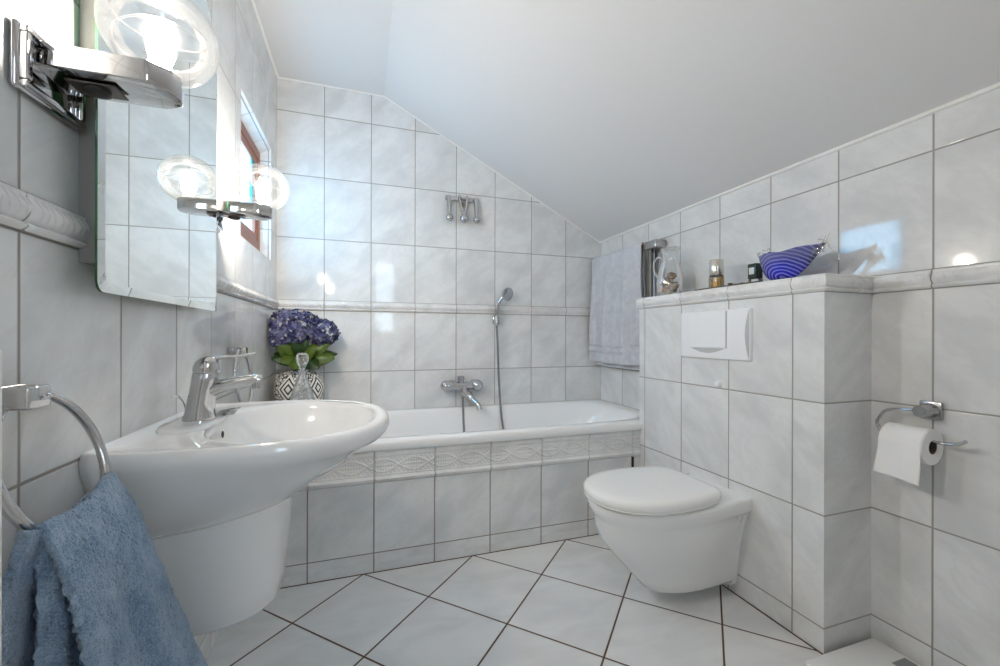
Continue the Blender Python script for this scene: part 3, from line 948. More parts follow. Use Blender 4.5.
wall_lamp(-1.736, 'lit chrome lamp with glass globe, nearest the blue towel')
wall_lamp(-1.038, 'lit chrome lamp with glass globe, between mirror and window')

# ------------------------------------------------------------------ hydrangea in vase
LZ = .5425
vase = thing('vase', 'round white vase with black ornaments on the ledge in the corner', 'vase', (.135, -.155, LZ))
bm = B()
prof = [(.060, .0), (.064, .004), (.082, .03), (.105, .085), (.118, .14), (.120, .175), (.112, .215), (.092, .245), (.062, .262), (.045, .268), (.047, .280), (.040, .281), (.038, .268), (.05, .255)]
lathe(bm, prof, (.135, -.155, LZ), 48, cap1=False)
part('vase_body', bm, M['vase'], vase, auto=60)
hyd = thing('hydrangea_bouquet', 'purple hydrangea flowers with green leaves in the ornamented vase', 'flowers', (.135, -.155, LZ+.10))
def floret(bm, c, nrm, s):
    nrm = V(nrm).normalized(); a = nrm.orthogonal().normalized(); a.rotate(Matrix.Rotation(random.uniform(0, 6.28), 3, nrm)); b = nrm.cross(a)
    cv = bm.verts.new(V(c)-nrm*s*.25)
    for k in range(4):
        an = PI/2*k
        d = a*math.cos(an)+b*math.sin(an); e = -a*math.sin(an)+b*math.cos(an)
        lift = random.uniform(-.25, .35)
        p1 = bm.verts.new(V(c)+d*s*.50+e*s*.42+nrm*s*lift*.4)
        p2 = bm.verts.new(V(c)+d*s*1.0+e*s*.12+nrm*s*lift)
        p3 = bm.verts.new(V(c)+d*s*.92-e*s*.28+nrm*s*(lift-.15))
        p4 = bm.verts.new(V(c)+d*s*.42-e*s*.42+nrm*s*.05)
        bm.faces.new([cv, p1, p2, p3, p4])
heads = [((.095, -.165, LZ+.475), .105, (1.12, 1.0, .92)), ((.245, -.150, LZ+.455), .075, (1.0, 1.0, .92)), ((.155, -.125, LZ+.500), .075, (1, 1, .85)), ((.045, -.20, LZ+.435), .065, (.8, 1, .8))]
for c, r, sc in heads:
    bm = B()
    for i in range(int(260*(r/.105)**2)):
        k = i+.5; ph = math.acos(1-2*k/int(260*(r/.105)**2)); th = PI*(1+5**.5)*k
        d = V((math.cos(th)*math.sin(ph)*sc[0], math.sin(th)*math.sin(ph)*sc[1], math.cos(ph)*sc[2]))
        p = V(c)+d*r*random.uniform(.86, 1.04)
        p.x = max(p.x, .012); p.y = min(p.y, -.012)
        floret(bm, p, d+V((random.uniform(-.5, .5), random.uniform(-.5, .5), random.uniform(-.5, .5))), random.uniform(.016, .024))
    ball(bm, c, r*.80, 16, 10, sc)
    for v in bm.verts: v.co.x = max(v.co.x, .010); v.co.y = min(v.co.y, -.010)
    part('flower_head', bm, M['petal'], hyd, smooth=False)
def leaf(c, tip, up, w, mat):
    bm = B(); c, tip, up = V(c), V(tip), V(up)
    d = tip-c; s = d.cross(up).normalized(); n_ = s.cross(d).normalized()
    def fn(u, v):
        ww = w*math.sin(PI*min(.97, u*.92+.05))**.8*(1-.25*u)
        q = (v-.5)*2
        return c+d*u+s*(ww*q)+n_*(-.35*abs(q)*ww+.03*math.sin(PI*u)*.6-.03*u*u+.002*math.sin(u*40)*abs(q))
    grid(bm, fn, 14, 8)
    o = part('leaf', bm, mat, hyd, auto=180)
    md = o.modifiers.new('th', 'SOLIDIFY'); md.thickness = .0012
hb = V((.135, -.155, LZ+.30))
for tip, up, w, mt in (((.295, -.22, LZ+.335), (.1, -.9, .4), .042, 'leaf2'), ((.31, -.17, LZ+.365), (.1, -.6, .7), .038, 'leaf'), ((.13, -.285, LZ+.305), (0, -.8, .6), .040, 'leaf2'),
                       ((.035, -.235, LZ+.335), (-.1, -.9, .4), .036, 'leaf'), ((.085, -.27, LZ+.33), (0, -.9, .4), .036, 'leaf2'), ((.225, -.265, LZ+.30), (.1, -.8, .5), .040, 'leaf'), ((.20, -.25, LZ+.37), (.1, -.9, .3), .035, 'leaf2'), ((.03, -.17, LZ+.37), (0, -.5, .8), .032, 'leaf'), ((.11, -.25, LZ+.405), (-.1, -.9, .2), .036, 'leaf'), ((.06, -.26, LZ+.385), (-.2, -.9, .2), .036, 'leaf2'), ((.17, -.24, LZ+.40), (.1, -.9, .2), .036, 'leaf'), ((.27, -.21, LZ+.40), (.2, -.9, .3), .036, 'leaf2')):
    tx = V(tip)
    leaf(hb.lerp(tx, .12)+V((0, 0, .01)), tx, up, w*1.25, M[mt])
for c, r, sc in heads:
    part('stem', tube(B(), catmull([(.135, -.155, LZ+.13), (.135, -.155, LZ+.27), V(c)-V((0, 0, r*.3))], 6), .0035, 8), M['stem'], hyd)

# decanter
DX, DY = .170, -.330
dec = thing('glass_decanter', 'clear cut glass decanter with stopper in front of the ornamented vase', 'decanter', (DX, DY, LZ))
bm = B()
fac = lambda a, h: 1+.02*math.cos(8*a)
lathe(bm, [(.058, 0), (.062, .004), (.0625, .03), (.060, .08), (.054, .13), (.044, .175), (.032, .21), (.021, .235), (.016, .250), (.015, .262), (.021, .268), (.021, .272), (.012, .272), (.012, .240), (.030, .19), (.050, .12), (.056, .03), (.052, .012), (.002, .010)], (DX, DY, LZ), 32, rad=fac)
part('bottle', bm, M['crystal'], dec, auto=50)
bm = B(); lathe(bm, [(.0095, .250), (.0095, .272), (.013, .282), (.014, .290), (.026, .312), (.030, .332), (.026, .348), (.019, .356), (.004, .358)], (DX, DY, LZ), 8)
part('stopper', bm, M['crystal'], dec, smooth=False)

# ------------------------------------------------------------------ hook rack on back wall
hk = thing('hook_rail', 'chrome rail with three hanging hooks high on the back wall', 'hooks', (1.03, 0, 1.83))
bm = B(); box(bm, (.925, -.012, 1.818), (1.138, -.001, 1.846), .003)
part('rail', bm, M['chrome'], hk, auto=35)
for x, rb, sp_ in ((.945, .023, 0), (1.035, .027, .02), (1.116, .023, 0)):
    bm = B()
    if sp_:
        for s in (-1, 1):
            tube(bm, catmull([(x+s*.024, -.014, 1.852), (x+s*.020, -.026, 1.80), (x+s*.008, -.036, 1.745), (x, -.044, 1.71)], 5), .0085, 10)
        tube(bm, [(x-.026, -.018, 1.812), (x+.026, -.018, 1.812)], .006, 10)
        tube(bm, [(x-.012, -.020, 1.79), (x+.014, -.034, 1.735)], .006, 8)
    else:
        tube(bm, [(x, -.014, 1.838), (x, -.024, 1.80), (x, -.034, 1.715)], [.016, .014, .011], 12)
        lathe(bm, [(.010, -.004), (.0115, 0), (.010, .004)], (x, -.030, 1.745), 14)
    ball(bm, (x, -.042, 1.702), rb, 18, 12)
    tube(bm, [(x-.014, -.020, 1.832), (x+.014, -.020, 1.832)], .008, 10)
    part('hook', bm, M['chrome'], hk, auto=50)

# ------------------------------------------------------------------ bath mixer and shower
mx_ = thing('bath_mixer', 'chrome bath mixer tap on the back wall above the bathtub', 'tap', (1.03, 0, .68))
bm = B()
for x in (.965, 1.108):
    lathe(bm, [(.030, -.001), (.030, -.008), (.024, -.016), (.015, -.018), (.013, -.05)], (x, 0, .682), 24, 'y')
tube(bm, [(.955, -.062, .682), (1.115, -.062, .678)], .0245, 24)
part('valve_body', bm, M['chrome'], mx_, auto=40)
bm = B()
tube(bm, [(.968, -.062, .682), (.950, -.063, .683), (.925, -.065, .684), (.905, -.066, .686)], [.026, .030, .030, .018], 20)
ball(bm, (.918, -.065, .685), .031, 20, 14)
part('temperature_lever', bm, M['chrome'], mx_, auto=50)
bm = B(); ball(bm, (1.112, -.062, .680), .040, 24, 16, (1, 1, .92))
part('end_handle', bm, M['chrome'], mx_)
bm = B(); lathe(bm, [(.018, .015), (.018, .036), (.022, .038), (.022, .054), (.018, .058), (.002, .058)], (1.012, -.062, .682), 24)
part('diverter_knob', bm, M['satin'], mx_, auto=40)
bm = B(); tube(bm, catmull([(1.03, -.062, .672), (1.035, -.072, .640), (1.060, -.085, .618), (1.072, -.105, .602), (1.098, -.145, .575), (1.104, -.155, .545)], 6), [.026]*12+[.022]*6+[.015]*13, 16)
part('spout', bm, M['chrome'], mx_, auto=50)
bm = B(); tube(bm, [(1.005, -.062, .668), (1.018, -.066, .635), (1.022, -.068, .615)], [.009, .009, .010], 14)
part('hose_connector', bm, M['chrome'], mx_)

sh = thing('hand_shower', 'chrome hand shower head with metal hose clipped to the back wall', 'shower', (1.255, 0, 1.09))
bm = B(); box(bm, (1.228, -.018, 1.062), (1.262, -.001, 1.108), .006, 3)
lathe(bm, [(.017, -.024), (.018, 0), (.016, .026)], (1.246, -.044, 1.082), 20)
part('wall_clip', bm, M['chrome'], sh, auto=40)
bm = B()
tube(bm, catmull([(1.246, -.044, 1.045), (1.247, -.046, 1.10), (1.250, -.052, 1.16), (1.258, -.060, 1.195), (1.274, -.072, 1.222), (1.290, -.078, 1.236)], 6), [.0095]*10+[.012]*10+[.0115]*6+[.013]*5, 16)
part('handle', bm, M['chrome'], sh)
bm = B()
rot = V((.35, -.80, -.28)).to_track_quat('Z', 'Y').to_matrix()
prof = [(.004, -.030), (.022, -.024), (.040, -.008), (.044, .002), (.043, .008), (.038, .010), (.002, .011)]
rings = [[V((1.300, -.088, 1.245))+rot @ V((r*math.cos(a), r*math.sin(a), h)) for a in [2*PI*i/32 for i in range(32)]] for r, h in prof]
loft(bm, rings)
part('shower_head', bm, M['chrome'], sh, auto=50)
bm = B()
tube(bm, catmull([(1.022, -.068, .618), (1.024, -.072, .55), (1.025, -.085, .45), (1.03, -.12, .33), (1.07, -.20, .22), (1.16, -.24, .175), (1.24, -.21, .20), (1.270, -.14, .33), (1.264, -.085, .50), (1.256, -.060, .72), (1.252, -.050, .92), (1.246, -.044, 1.05)], 10), .0068, 12)
part('hose', bm, M['hose'], sh)

# ------------------------------------------------------------------ towel holder and grey towel
th = thing('towel_rail', 'chrome towel rail with upright plate beside the grey towel', 'towel rail', (W, -.60, 1.50))
bm = B(); box(bm, (W-.075, -.672, 1.466), (W-.001, -.575, 1.510), .006, 3)
part('rail_bracket', bm, M['satin'], th, auto=35)
bm = B()
for i, (a, b, d) in enumerate(((-.655, -.632, .022), (-.632, -.612, .014), (-.612, -.582, .024))):
    box(bm, (W-d-.010, a, .92), (W-.001, b, 1.475), .003, 2)
part('upright_plate', bm, M['satin'], th, auto=35)
bm = B(); tube(bm, [(W-.066, -.58, 1.496), (W-.066, -.020, 1.500)], .008, 16)
part('bar', bm, M['chrome'], th)
gt = thing('grey_towel', 'light grey towel hanging over the rail in the corner above the bathtub', 'towel', (W-.066, -.30, 1.50))
def gtowel(side, drop, ya, yb_):
    bm = B()
    def fn(u, v):
        y = lerp(ya, yb_, u); s = v*drop
        r = .0125
        if s < r*PI/2: a = s/r; x = side*r*math.sin(a); z = 1.5015+r*math.cos(a)-.0035
        else:
            x = side*r; z = 1.498-(s-r*PI/2)
        k = sstep(.02, .5, s)
        pinch = 1-.035*math.exp(-((v-.35)/.25)**2)
        y = (ya+yb_)/2+(y-(ya+yb_)/2)*pinch*(1+.025*v)
        f = (.020*math.sin(u*PI*5.0+.6)+.012*math.sin(u*PI*11+1)*(1-v*.5))*k
        x += side*abs(f)*.4+f*.8*(1 if side < 0 else .35)
        z -= .010*math.sin(u*PI)*v*.6
        nz = fbm((x, y, z), 200, 2)*.0012
        return V((W-.066+x+nz, y, z))
    grid(bm, fn, 130, 170)
    return bm
o = part('front_flap', gtowel(-1, .700, -.560, -.035), M['grey'], gt, auto=180)
md = o.modifiers.new('th', 'SOLIDIFY'); md.thickness = .006
o = part('back_flap', gtowel(1, .728, -.545, -.040), M['grey'], gt, auto=180)
md = o.modifiers.new('th', 'SOLIDIFY'); md.thickness = .006; md.offset = 1
for zz_ in (.925, .885):
    bm = B()
    def fn(u, v):
        y = lerp(-.556, -.038, u); y = -.2975+(y+.2975)*1.008
        k = 1
        f = (.020*math.sin(u*PI*5.0+.6)+.012*math.sin(u*PI*11+1)*.6)
        return V((W-.066-.0125-abs(f)*.4+f*.8-.0066, y, zz_-.005*math.sin(u*PI)+(v-.5)*.016))
    grid(bm, fn, 80, 3)
    o = part('woven_band', bm, M['greyband'], gt, auto=180)
    md = o.modifiers.new('th', 'SOLIDIFY'); md.thickness = .002

# ------------------------------------------------------------------ toilet
TY = -1.228
wc = thing('toilet', 'white wall-hung toilet with closed lid mounted on the cistern wall', 'toilet', (XB, TY, .05))
def wc_ring(xf, hw, z, hwb, xm=None, ex=2.3, n=96, xb=XB-.001, zf=None):
    """outline opening towards +x wall; front at xf (smaller x)"""
    xm = lerp(xb, xf, .50) if xm is None else xm
    out = []; nf = n*2//3
    for i in range(nf+1):
        a = PI/2+PI*i/nf
        c, s = math.cos(a), math.sin(a)
        out.append((xm-(xm-xf)*abs(c)**(2/ex), TY+hw*math.copysign(abs(s)**(2/ex), s)))
    nb = n-nf-1
    for i in range(1, nb+1):
        t_ = i/(nb+1); L1 = xb-xm; L2 = 2*hwb; s_ = t_*(2*L1+L2)
        if s_ < L1: k = s_/L1; out.append((xm+L1*k, TY-lerp(hw, hwb, sstep(0, 1, k))))
        elif s_ < L1+L2: k = (s_-L1)/L2; out.append((xb, TY+lerp(-hwb, hwb, k)))
        else: k = 1-(s_-L1-L2)/L1; out.append((xm+L1*k, TY+lerp(hw, hwb, sstep(0, 1, k))))
    return [V((x, y, zf(x) if zf else z)) for x, y in out]
bm = B()
R_ = []
for z, xf, hw, hwb, xm in ((.048, 1.50, .060, .062, 1.66), (.050, 1.455, .085, .078, 1.64), (.062, 1.430, .097, .084, 1.62), (.10, 1.398, .108, .088, 1.60), (.15, 1.350, .124, .094, 1.585), (.20, 1.306, .142, .102, 1.57),
                          (.25, 1.270, .158, .112, 1.555), (.295, 1.254, .166, .122, 1.55), (.325, 1.250, .166, .130, 1.55), (.335, 1.246, .171, .142, 1.55), (.350, 1.236, .179, .150, 1.55), (.368, 1.229, .184, .153, 1.55), (.384, 1.228, .185, .153, 1.55), (.390, 1.233, .180, .149, 1.55), (.391, 1.26, .150, .12, 1.55)):
    R_.append(wc_ring(xf, hw, z, hwb, xm))
loft(bm, R_)
part('toilet_bowl', bm, M['ceramic'], wc, auto=60)
# rear mounting flange seen from the side
bm = B()
fl = []
for x, g_ in ((XB-.001, 1.0), (XB-.012, 1.0), (XB-.018, .97)):
    pts = []
    for z, w in ((.030, .070), (.045, .082), (.12, .094), (.20, .104), (.28, .120), (.34, .140), (.366, .150)):
        pts.append((w*g_, z))
    ring = [V((x, TY-w, z)) for w, z in pts]+[V((x, TY+w, z)) for w, z in reversed(pts)]
    fl.append(ring)
loft(bm, fl)
part('mounting_flange', bm, M['ceramic'], wc, auto=40)
def lid_rings(spec, ex=2.25):
    R2 = []
    for z, ins in spec:
        ring = []
        cx_, hxf, hxb, hw = 1.465, .250-ins, .218-ins, .190-ins
        for i in range(96):
            a = 2*PI*i/96; c, s = math.cos(a), math.sin(a)
            if c < 0: x = cx_-hxf*abs(c)**(2/ex); y = TY+hw*math.copysign(abs(s)**(2/ex), s)
            else:
                k_ = lerp(ex, 5.5, abs(c)); x = cx_+hxb*abs(c)**(2/k_); y = TY+(hw*(1-.10*(abs(c)**1.0)))*math.copysign(abs(s)**(2/k_), s)
            ring.append(V((x, y, z)))
        R2.append(ring)
    return R2
bm = B(); loft(bm, lid_rings(((.3965, .012), (.3970, .004), (.400, .002), (.404, .004), (.4045, .014))))
for bx_o, by_o in ((1.30, .12), (1.30, -.12), (1.58, .14), (1.58, -.14)):
    box(bm, (bx_o-.012, TY+by_o-.006, .3905), (bx_o+.012, TY+by_o+.006, .397))
part('seat', bm, M['lidplastic'], wc, auto=60)
bm = B(); loft(bm, lid_rings(((.4055, .010), (.406, .002), (.412, .0), (.424, .001), (.432, .006), (.4365, .016), (.439, .04), (.440, .10), (.440, .16))))
part('lid', bm, M['lidplastic'], wc, auto=60)
bm = B(); tube(bm, [(1.690, TY-.085, .402), (1.690, TY+.085, .402)], .0115, 16)
part('hinge', bm, M['lidplastic'], wc)
bm = B(); ball(bm, (XB-.06, TY-.146, .325), .008, 14, 8, (1, .5, 1))
part('screw_cap', bm, M['plastic'], wc)

# flush plate
fp = thing('flush_plate', 'white plastic flush plate with one big button above the toilet', 'flush plate', (XB, -1.205, .90))
FY0, FY1, FZ0, FZ1 = -1.378, -1.032, .892, 1.088
bm = B()
def plate_fn(x, ins):
    return x, ins
R2 = []
for x, ins in ((XB-.001, .0), (XB-.008, .0), (XB-.013, .003), (XB-.0145, .008)):
    ring = []
    for cy2, cz2, a0 in ((FY1-.006-ins, FZ1-.006-ins, 0), (FY0+.006+ins, FZ1-.006-ins, PI/2), (FY0+.006+ins, FZ0+.006+ins, PI), (FY1-.006-ins, FZ0+.006+ins, 1.5*PI)):
        for k in range(5):
            a = a0+PI/2*k/4; ring.append(V((x, cy2+.006*math.cos(a), cz2+.006*math.sin(a))))
    R2.append(ring)
loft(bm, R2)
part('cover_plate', bm, M['plastic'], fp, auto=40)
BY0, BY1 = -1.275, -1.090
bm = B()
R2 = []
for x, ins in ((XB-.0146, 0), (XB-.0185, .0), (XB-.0195, .0015)):
    ring = [V((x, BY1-ins, FZ1-.006)), V((x, BY0+ins, FZ1-.006)), V((x, BY0+ins, .938))]
    for k in range(1, 12):
        t_ = k/12; ring.append(V((x, lerp(BY0+ins, BY1-ins, t_), .938+ins)))
    ring.append(V((x, BY1-ins, .938)))
    R2.append(ring)
loft(bm, R2)
part('flush_button', bm, M['plastic'], fp, auto=30)
bm = B()
def lens(bm, y0, y1, zt, depth, x, vertical=False):
    A, C_ = [], []
    for k in range(21):
        t_ = k/20
        A.append((lerp(y0, y1, t_), zt)); C_.append((lerp(y0, y1, t_), zt-depth*math.sin(PI*t_)))
    pts = A+C_[::-1][1:-1]
    if vertical: pts = [(b, a) for a, b in pts]
    loft(bm, [[V((xx, p, q)) for p, q in pts] for xx in (x+.003, x)])
lens(bm, BY0+.004, BY1-.004, .936, .020, XB-.0163)
part('finger_notch', bm, M['plate_shade'], fp, smooth=False, label='finger notch under the button, shade painted in grey')
bm = B(); lens(bm, FZ0+.010, FZ1-.008, FY0+.004, -.016, XB-.0152, True)
part('side_notch', bm, M['plate_shade'], fp, smooth=False, label='side notch, shade painted in grey')
bm = B(); box(bm, (XB-.0158, BY0-.0035, .936), (XB-.0140, BY0-.0005, FZ1-.006))
part('button_gap', bm, M['plate_shade'], fp, smooth=False)  # shade between button and plate drawn as a grey strip
solo('blanking_plug', lathe(B(), [(.002, -.016), (.010, -.014), (.014, -.006), (.0145, -.001)], (XB, -1.228, .792), 24, 'x'), M['plastic'], (XB, -1.228, .792),
     'small round white cap on the tiles below the flush plate', 'cap')

# ------------------------------------------------------------------ items on the cistern wall
ZT = ZD1
jx, jy = 1.905, -.825
jug = thing('glass_jug', 'clear glass jug with handle filled with seashells', 'jug', (jx, jy, ZT))
bm = B()
lathe(bm, [(.042, .001), (.050, .004), (.060, .03), (.064, .07), (.060, .115), (.048, .155), (.037, .190), (.035, .215), (.042, .238), (.045, .242)], (jx, jy, ZT), 40, cap1=False, rad=lambda a, h: 1+(.16*max(0, math.cos(a+PI/2))**6 if h > .23 else 0))
part('jug_body', bm, M['thin'], jug, auto=80)
bm = B(); tube(bm, catmull([(jx-.01, jy+.036, ZT+.190), (jx-.012, jy+.066, ZT+.212), (jx-.014, jy+.100, ZT+.195), (jx-.014, jy+.105, ZT+.155), (jx-.012, jy+.085, ZT+.115), (jx-.01, jy+.060, ZT+.095)], 6), .0045, 12)
part('handle', bm, M['rimglass'], jug)
bm = B(); tube(bm, [(jx+.045*math.cos(a), jy+.045*math.sin(a), ZT+.243) for a in [2*PI*i/40 for i in range(40)]], .0022, 8, closed=True)
part('rim', bm, M['rimglass'], jug)
def shell(bm, c, r, ax, kind):
    """snail shell: coiled cone / fan shell: ribbed half disc"""
    q = V(ax).to_track_quat('Z', 'Y').to_matrix()
    if kind == 0:
        pts = []; rad_ = []
        for i in range(40):
            t_ = i/39; a = t_*4.2*PI
            pts.append(V(c)+q @ V((r*.62*t_*math.cos(a), r*.62*t_*math.sin(a), r*(.75-1.2*t_)))); rad_.append(r*(.06+.52*t_))
        tube(bm, pts, rad_, 10)
    else:
        def fn(u, v):
            a = (u-.5)*PI*.95; rr = r*1.25*v
            b = 1+.06*math.sin(u*PI*16)
            return V(c)+q @ V((rr*math.sin(a)*b, rr*math.cos(a)*b-r*.5, r*.55*math.sin(PI*v*.5)*math.cos(a*.8)*b-.0*r))
        G = grid(bm, fn, 32, 8)
shs = [((-.020, .030, .030), .020, (1, .3, .6), 1, 'shellC', 'pink ribbed shell at the bottom of the glass jug'),
       ((-.030, -.012, .026), .019, (-.8, .1, .5), 0, 'shellA', 'cream coiled shell at the bottom of the glass jug'),
       ((.015, .012, .032), .024, (.3, .6, 1), 1, 'shellB', None), ((-.025, -.035, .052), .018, (-1, -.3, .3), 0, 'shellA', 'cream coiled shell near the spout side of the glass jug'),
       ((.005, -.03, .060), .022, (-.5, .5, .7), 0, 'shellB', None), ((-.012, .012, .076), .026, (-.9, .1, .4), 1, 'shellB', 'large brown fan shell against the middle of the jug'),
       ((.020, .025, .085), .020, (.2, .3, 1), 0, 'shellA', None), ((-.006, -.014, .110), .019, (-.6, -.5, .6), 0, 'shellB', 'brown coiled shell on top of the shells in the jug')]
for dp, r, ax, kd, mt, lb in shs:
    c = V((jx, jy, ZT))+V(dp)
    bm = B(); shell(bm, c, r*1.15, ax, kd)
    o = solo('seashell', bm, M[mt], c, lb or 'seashell deep among the others inside the glass jug', 'shell', 'seashells in the glass jug', auto=60)
    if kd: md = o.modifiers.new('th', 'SOLIDIFY'); md.thickness = .002

ty0, ty1 = -1.355, -1.045
trayo = thing('tray', 'flat dark brown tray on top of the cistern wall', 'tray', (1.90, (ty0+ty1)/2, ZT))
bm = B(); box(bm, (1.845, ty0, ZT+.0005), (1.955, ty1, ZT+.007), .002)
part('tray_base', bm, M['tray'], trayo, smooth=False)
bm = B()
for a, b in (((1.845, ty0), (1.851, ty1)), ((1.949, ty0), (1.955, ty1)), ((1.851, ty0), (1.949, ty0+.006)), ((1.851, ty1-.006), (1.949, ty1))):
    box(bm, (a[0], a[1], ZT+.007), (b[0], b[1], ZT+.013), .0015)
part('tray_edge', bm, M['tray'], trayo, smooth=False)
px, py = 1.885, -1.130; zb = ZT+.0075
pf = thing('perfume_bottle', 'amber perfume bottle with tall silver cap on the dark tray', 'perfume', (px, py, zb))
bm = B(); box(bm, (px-.022, py-.024, zb), (px+.022, py+.024, zb+.058), .006, 3)
part('flask', bm, M['thin'], pf, auto=30)
bm = B(); box(bm, (px-.012, py-.012, zb+.008), (px+.012, py+.012, zb+.048), .005, 3)
part('liquid', bm, M['pour'], pf, auto=30, label='orange perfume')
bm = B(); lathe(bm, [(.027, .058), (.028, .060), (.028, .122), (.026, .125), (.003, .126)], (px, py, zb), 28)
part('cap', bm, M['silver'], pf, auto=40)
gd = thing('glass_dish', 'tiny clear glass dish lying on the dark tray behind the perfume', 'dish', (1.89, -1.225, zb))
bm = B(); lathe(bm, [(.018, .001), (.026, .004), (.031, .014), (.032, .015), (.028, .010), (.018, .005), (.002, .004)], (1.89, -1.225, zb), 28)
part('bowl', bm, M['glass'], gd)
bx_, by_ = 1.905, -1.298
db = thing('dark_flacon', 'small dark green flacon with clear foot beside the blue glass bowl', 'bottle', (bx_, by_, zb))
bm = B(); box(bm, (bx_-.018, by_-.019, zb+.022), (bx_+.018, by_+.019, zb+.082), .003, 2)
part('upper_body', bm, M['darkglass'], db, auto=30)
bm = B(); box(bm, (bx_-.018, by_-.019, zb), (bx_+.018, by_+.019, zb+.021), .002, 2)
part('foot', bm, M['glass'], db, auto=30)
bm = B(); box(bm, (bx_-.0188, by_-.010, zb+.040), (bx_-.0181, by_+.012, zb+.066))
part('label_patch', bm, M['labelw'], db, smooth=False)

# blue glass bowl: boat-shaped bowl drawn out to a point, clear casing around
gx, gy = 1.895, -1.425
bl = thing('glass_bowl', 'cobalt blue swirled glass bowl with clear wavy rim drawn out to a tail', 'bowl', (gx, gy, ZT))
def bowl_pt(s, k, grow=0.0):
    """s: 0..1 around, k: 0 bottom .. 1 rim. left end (towards +y) rounded, right end (-y) drawn out and up"""
    a = 2*PI*s
    c, sn_ = math.cos(a), math.sin(a)           # c=+1 -> tail (-y), c=-1 -> round end
    tail = max(0, c)**3
    ry = lerp(.020, .090+grow, k**.34) if c < 0 else lerp(.012, .094+grow, k**.62)+tail*.046*k**1.3
    rx = lerp(.012, .066+grow, k**.6)*(1-.35*tail)
    z = .004+(.088+.006*(1-c)*.5+tail*.014+.006*math.sin(a*6)*.5)*k**1.5
    return V((gx+rx*sn_, gy-ry*c+.010*0, ZT+.008+z+grow*.3))
def bowl_mesh(grow, k0, k1, amp=0):
    bm = B()
    rings = []
    N = 96
    ks = [k0+(k1-k0)*i/16 for i in range(17)]
    for k in ks: rings.append([bowl_pt(i/N, k, grow)+V((0, 0, amp*max(0, (k-.9)/.1 if k1 > 1 else 0)*math.sin(i/N*2*PI*9))) for i in range(N)])
    for k in reversed(ks[:-0 or None]):
        r_ = [bowl_pt(i/N, k, grow) for i in range(N)]
        c_ = V((gx, gy-.01, 0))
        rings.append([V((lerp(p.x, c_.x, .075), lerp(p.y, c_.y, .05), p.z+.0035)) for p in r_])
    loft(bm, rings)
    return bm
part('blue_bowl', bowl_mesh(0, .05, 1.0), M['cobalt'], bl, auto=60, label='cobalt blue bowl with pale stripes')
# clear foot, frilled rim and tail
bm = B(); lathe(bm, [(.030, .0005), (.032, .003), (.026, .008), (.016, .013)], (gx, gy, ZT), 32)
part('foot', bm, M['glass'], bl)
bm = B()
pts = []
for i in range(49):
    s = .38+.20*0+i/48*.36
    p = bowl_pt(s, 1.0); pts.append(p+V((0, 0, .006+.0065*math.sin(i*.95))))
tube(bm, pts, [.0035+.0015*math.sin(i*.95+1) for i in range(49)], 8)
part('frilled_rim', bm, M['rimglass'], bl, label='clear frilled rim')
bm = B()
def tailfn(u, v):
    # clear fan rising from the tail and sweeping back down to the shelf
    a = lerp(1.35, .35, u)
    base = V((gx-.002, gy-.088, ZT+.022))
    L = .098*(.70+.30*math.sin(a))*(1+.03*math.sin(u*9))
    d = V((0, -math.cos(a)*1.0-.12, math.sin(a)*1.12))
    return base+d*(L*v)+V((-.018*math.sin(v*2.6)*math.cos(u*3)+.004*math.sin(u*9)*v, 0, 0))
grid(bm, tailfn, 40, 14)
o = part('clear_tail', bm, M['thin'], bl, auto=120, label='clear glass tail')
bm = B()
for dy, dz in ((.0, .052), (-.012, .060)):
    tube(bm, catmull([(gx, gy-.118+dy, ZT+.085), (gx, gy-.130+dy, ZT+.085+dz*.6), (gx, gy-.140+dy, ZT+.085+dz)], 5), [.004-.0003*i for i in range(11)], 8)
part('clear_fin', bm, M['rimglass'], bl)
bm = B(); tube(bm, [tailfn(i/40, 1.0) for i in range(41)], .0022, 8)
part('tail_edge', bm, M['rimglass'], bl)

# ------------------------------------------------------------------ toilet paper
hx_, hz_ = W, .770
tp = thing('toilet_paper_holder', 'chrome toilet paper holder fixed to the tiled wall', 'paper holder', (W, -1.775, hz_))
bm = B(); lathe(bm, [(.025, -.001), (.025, -.012), (.023, -.014)], (W, -1.778, hz_), 4, 'x')
bm.free(); bm = B()
box(bm, (W-.014, -1.803, hz_-.026), (W-.001, -1.753, hz_+.026), .003, 2)
lathe(bm, [(.021, -.014), (.017, -.024), (.0165, -.062), (.013, -.066), (.002, -.0665)], (W, -1.778, hz_), 28, 'x')
part('wall_bracket', bm, M['satin'], tp, auto=35)
hxw = W-.052
RC = V((hxw+.0, -1.730, .672)); RR = .050
bm = B()
tube(bm, catmull([(hxw, -1.772, hz_), (hxw, -1.735, hz_-.002), (hxw, -1.694, hz_-.012), (hxw, -1.672, hz_-.045), (hxw, -1.672, .708), (hxw, -1.690, .690), (hxw, -1.735, .688), (hxw, -1.800, .688), (hxw, -1.840, .690), (hxw-.002, -1.862, .698), (hxw-.004, -1.872, .706)], 7), .0045, 12)
part('wire_arm', bm, M['chrome'], tp)
rl = thing('toilet_paper_roll', 'white toilet paper roll with hanging sheet on the chrome holder', 'toilet paper', (hxw, -1.735, .672))
ya, yb2 = -1.803, -1.700
bm = B()
ro = [(.018, ya), (RR, ya), (RR, yb2), (.018, yb2), (.018, ya)]
rings = [[V((hxw+r*math.cos(a), y, .672+r*math.sin(a))) for a in [2*PI*i/56 for i in range(56)]] for r, y in ((.0195, ya), (RR-.001, ya), (RR, ya+.001), (RR, yb2-.001), (RR-.001, yb2), (.0195, yb2))]
loft(bm, rings, True, False, False)
part('paper', bm, M['paper'], rl, auto=35)
bm = B()
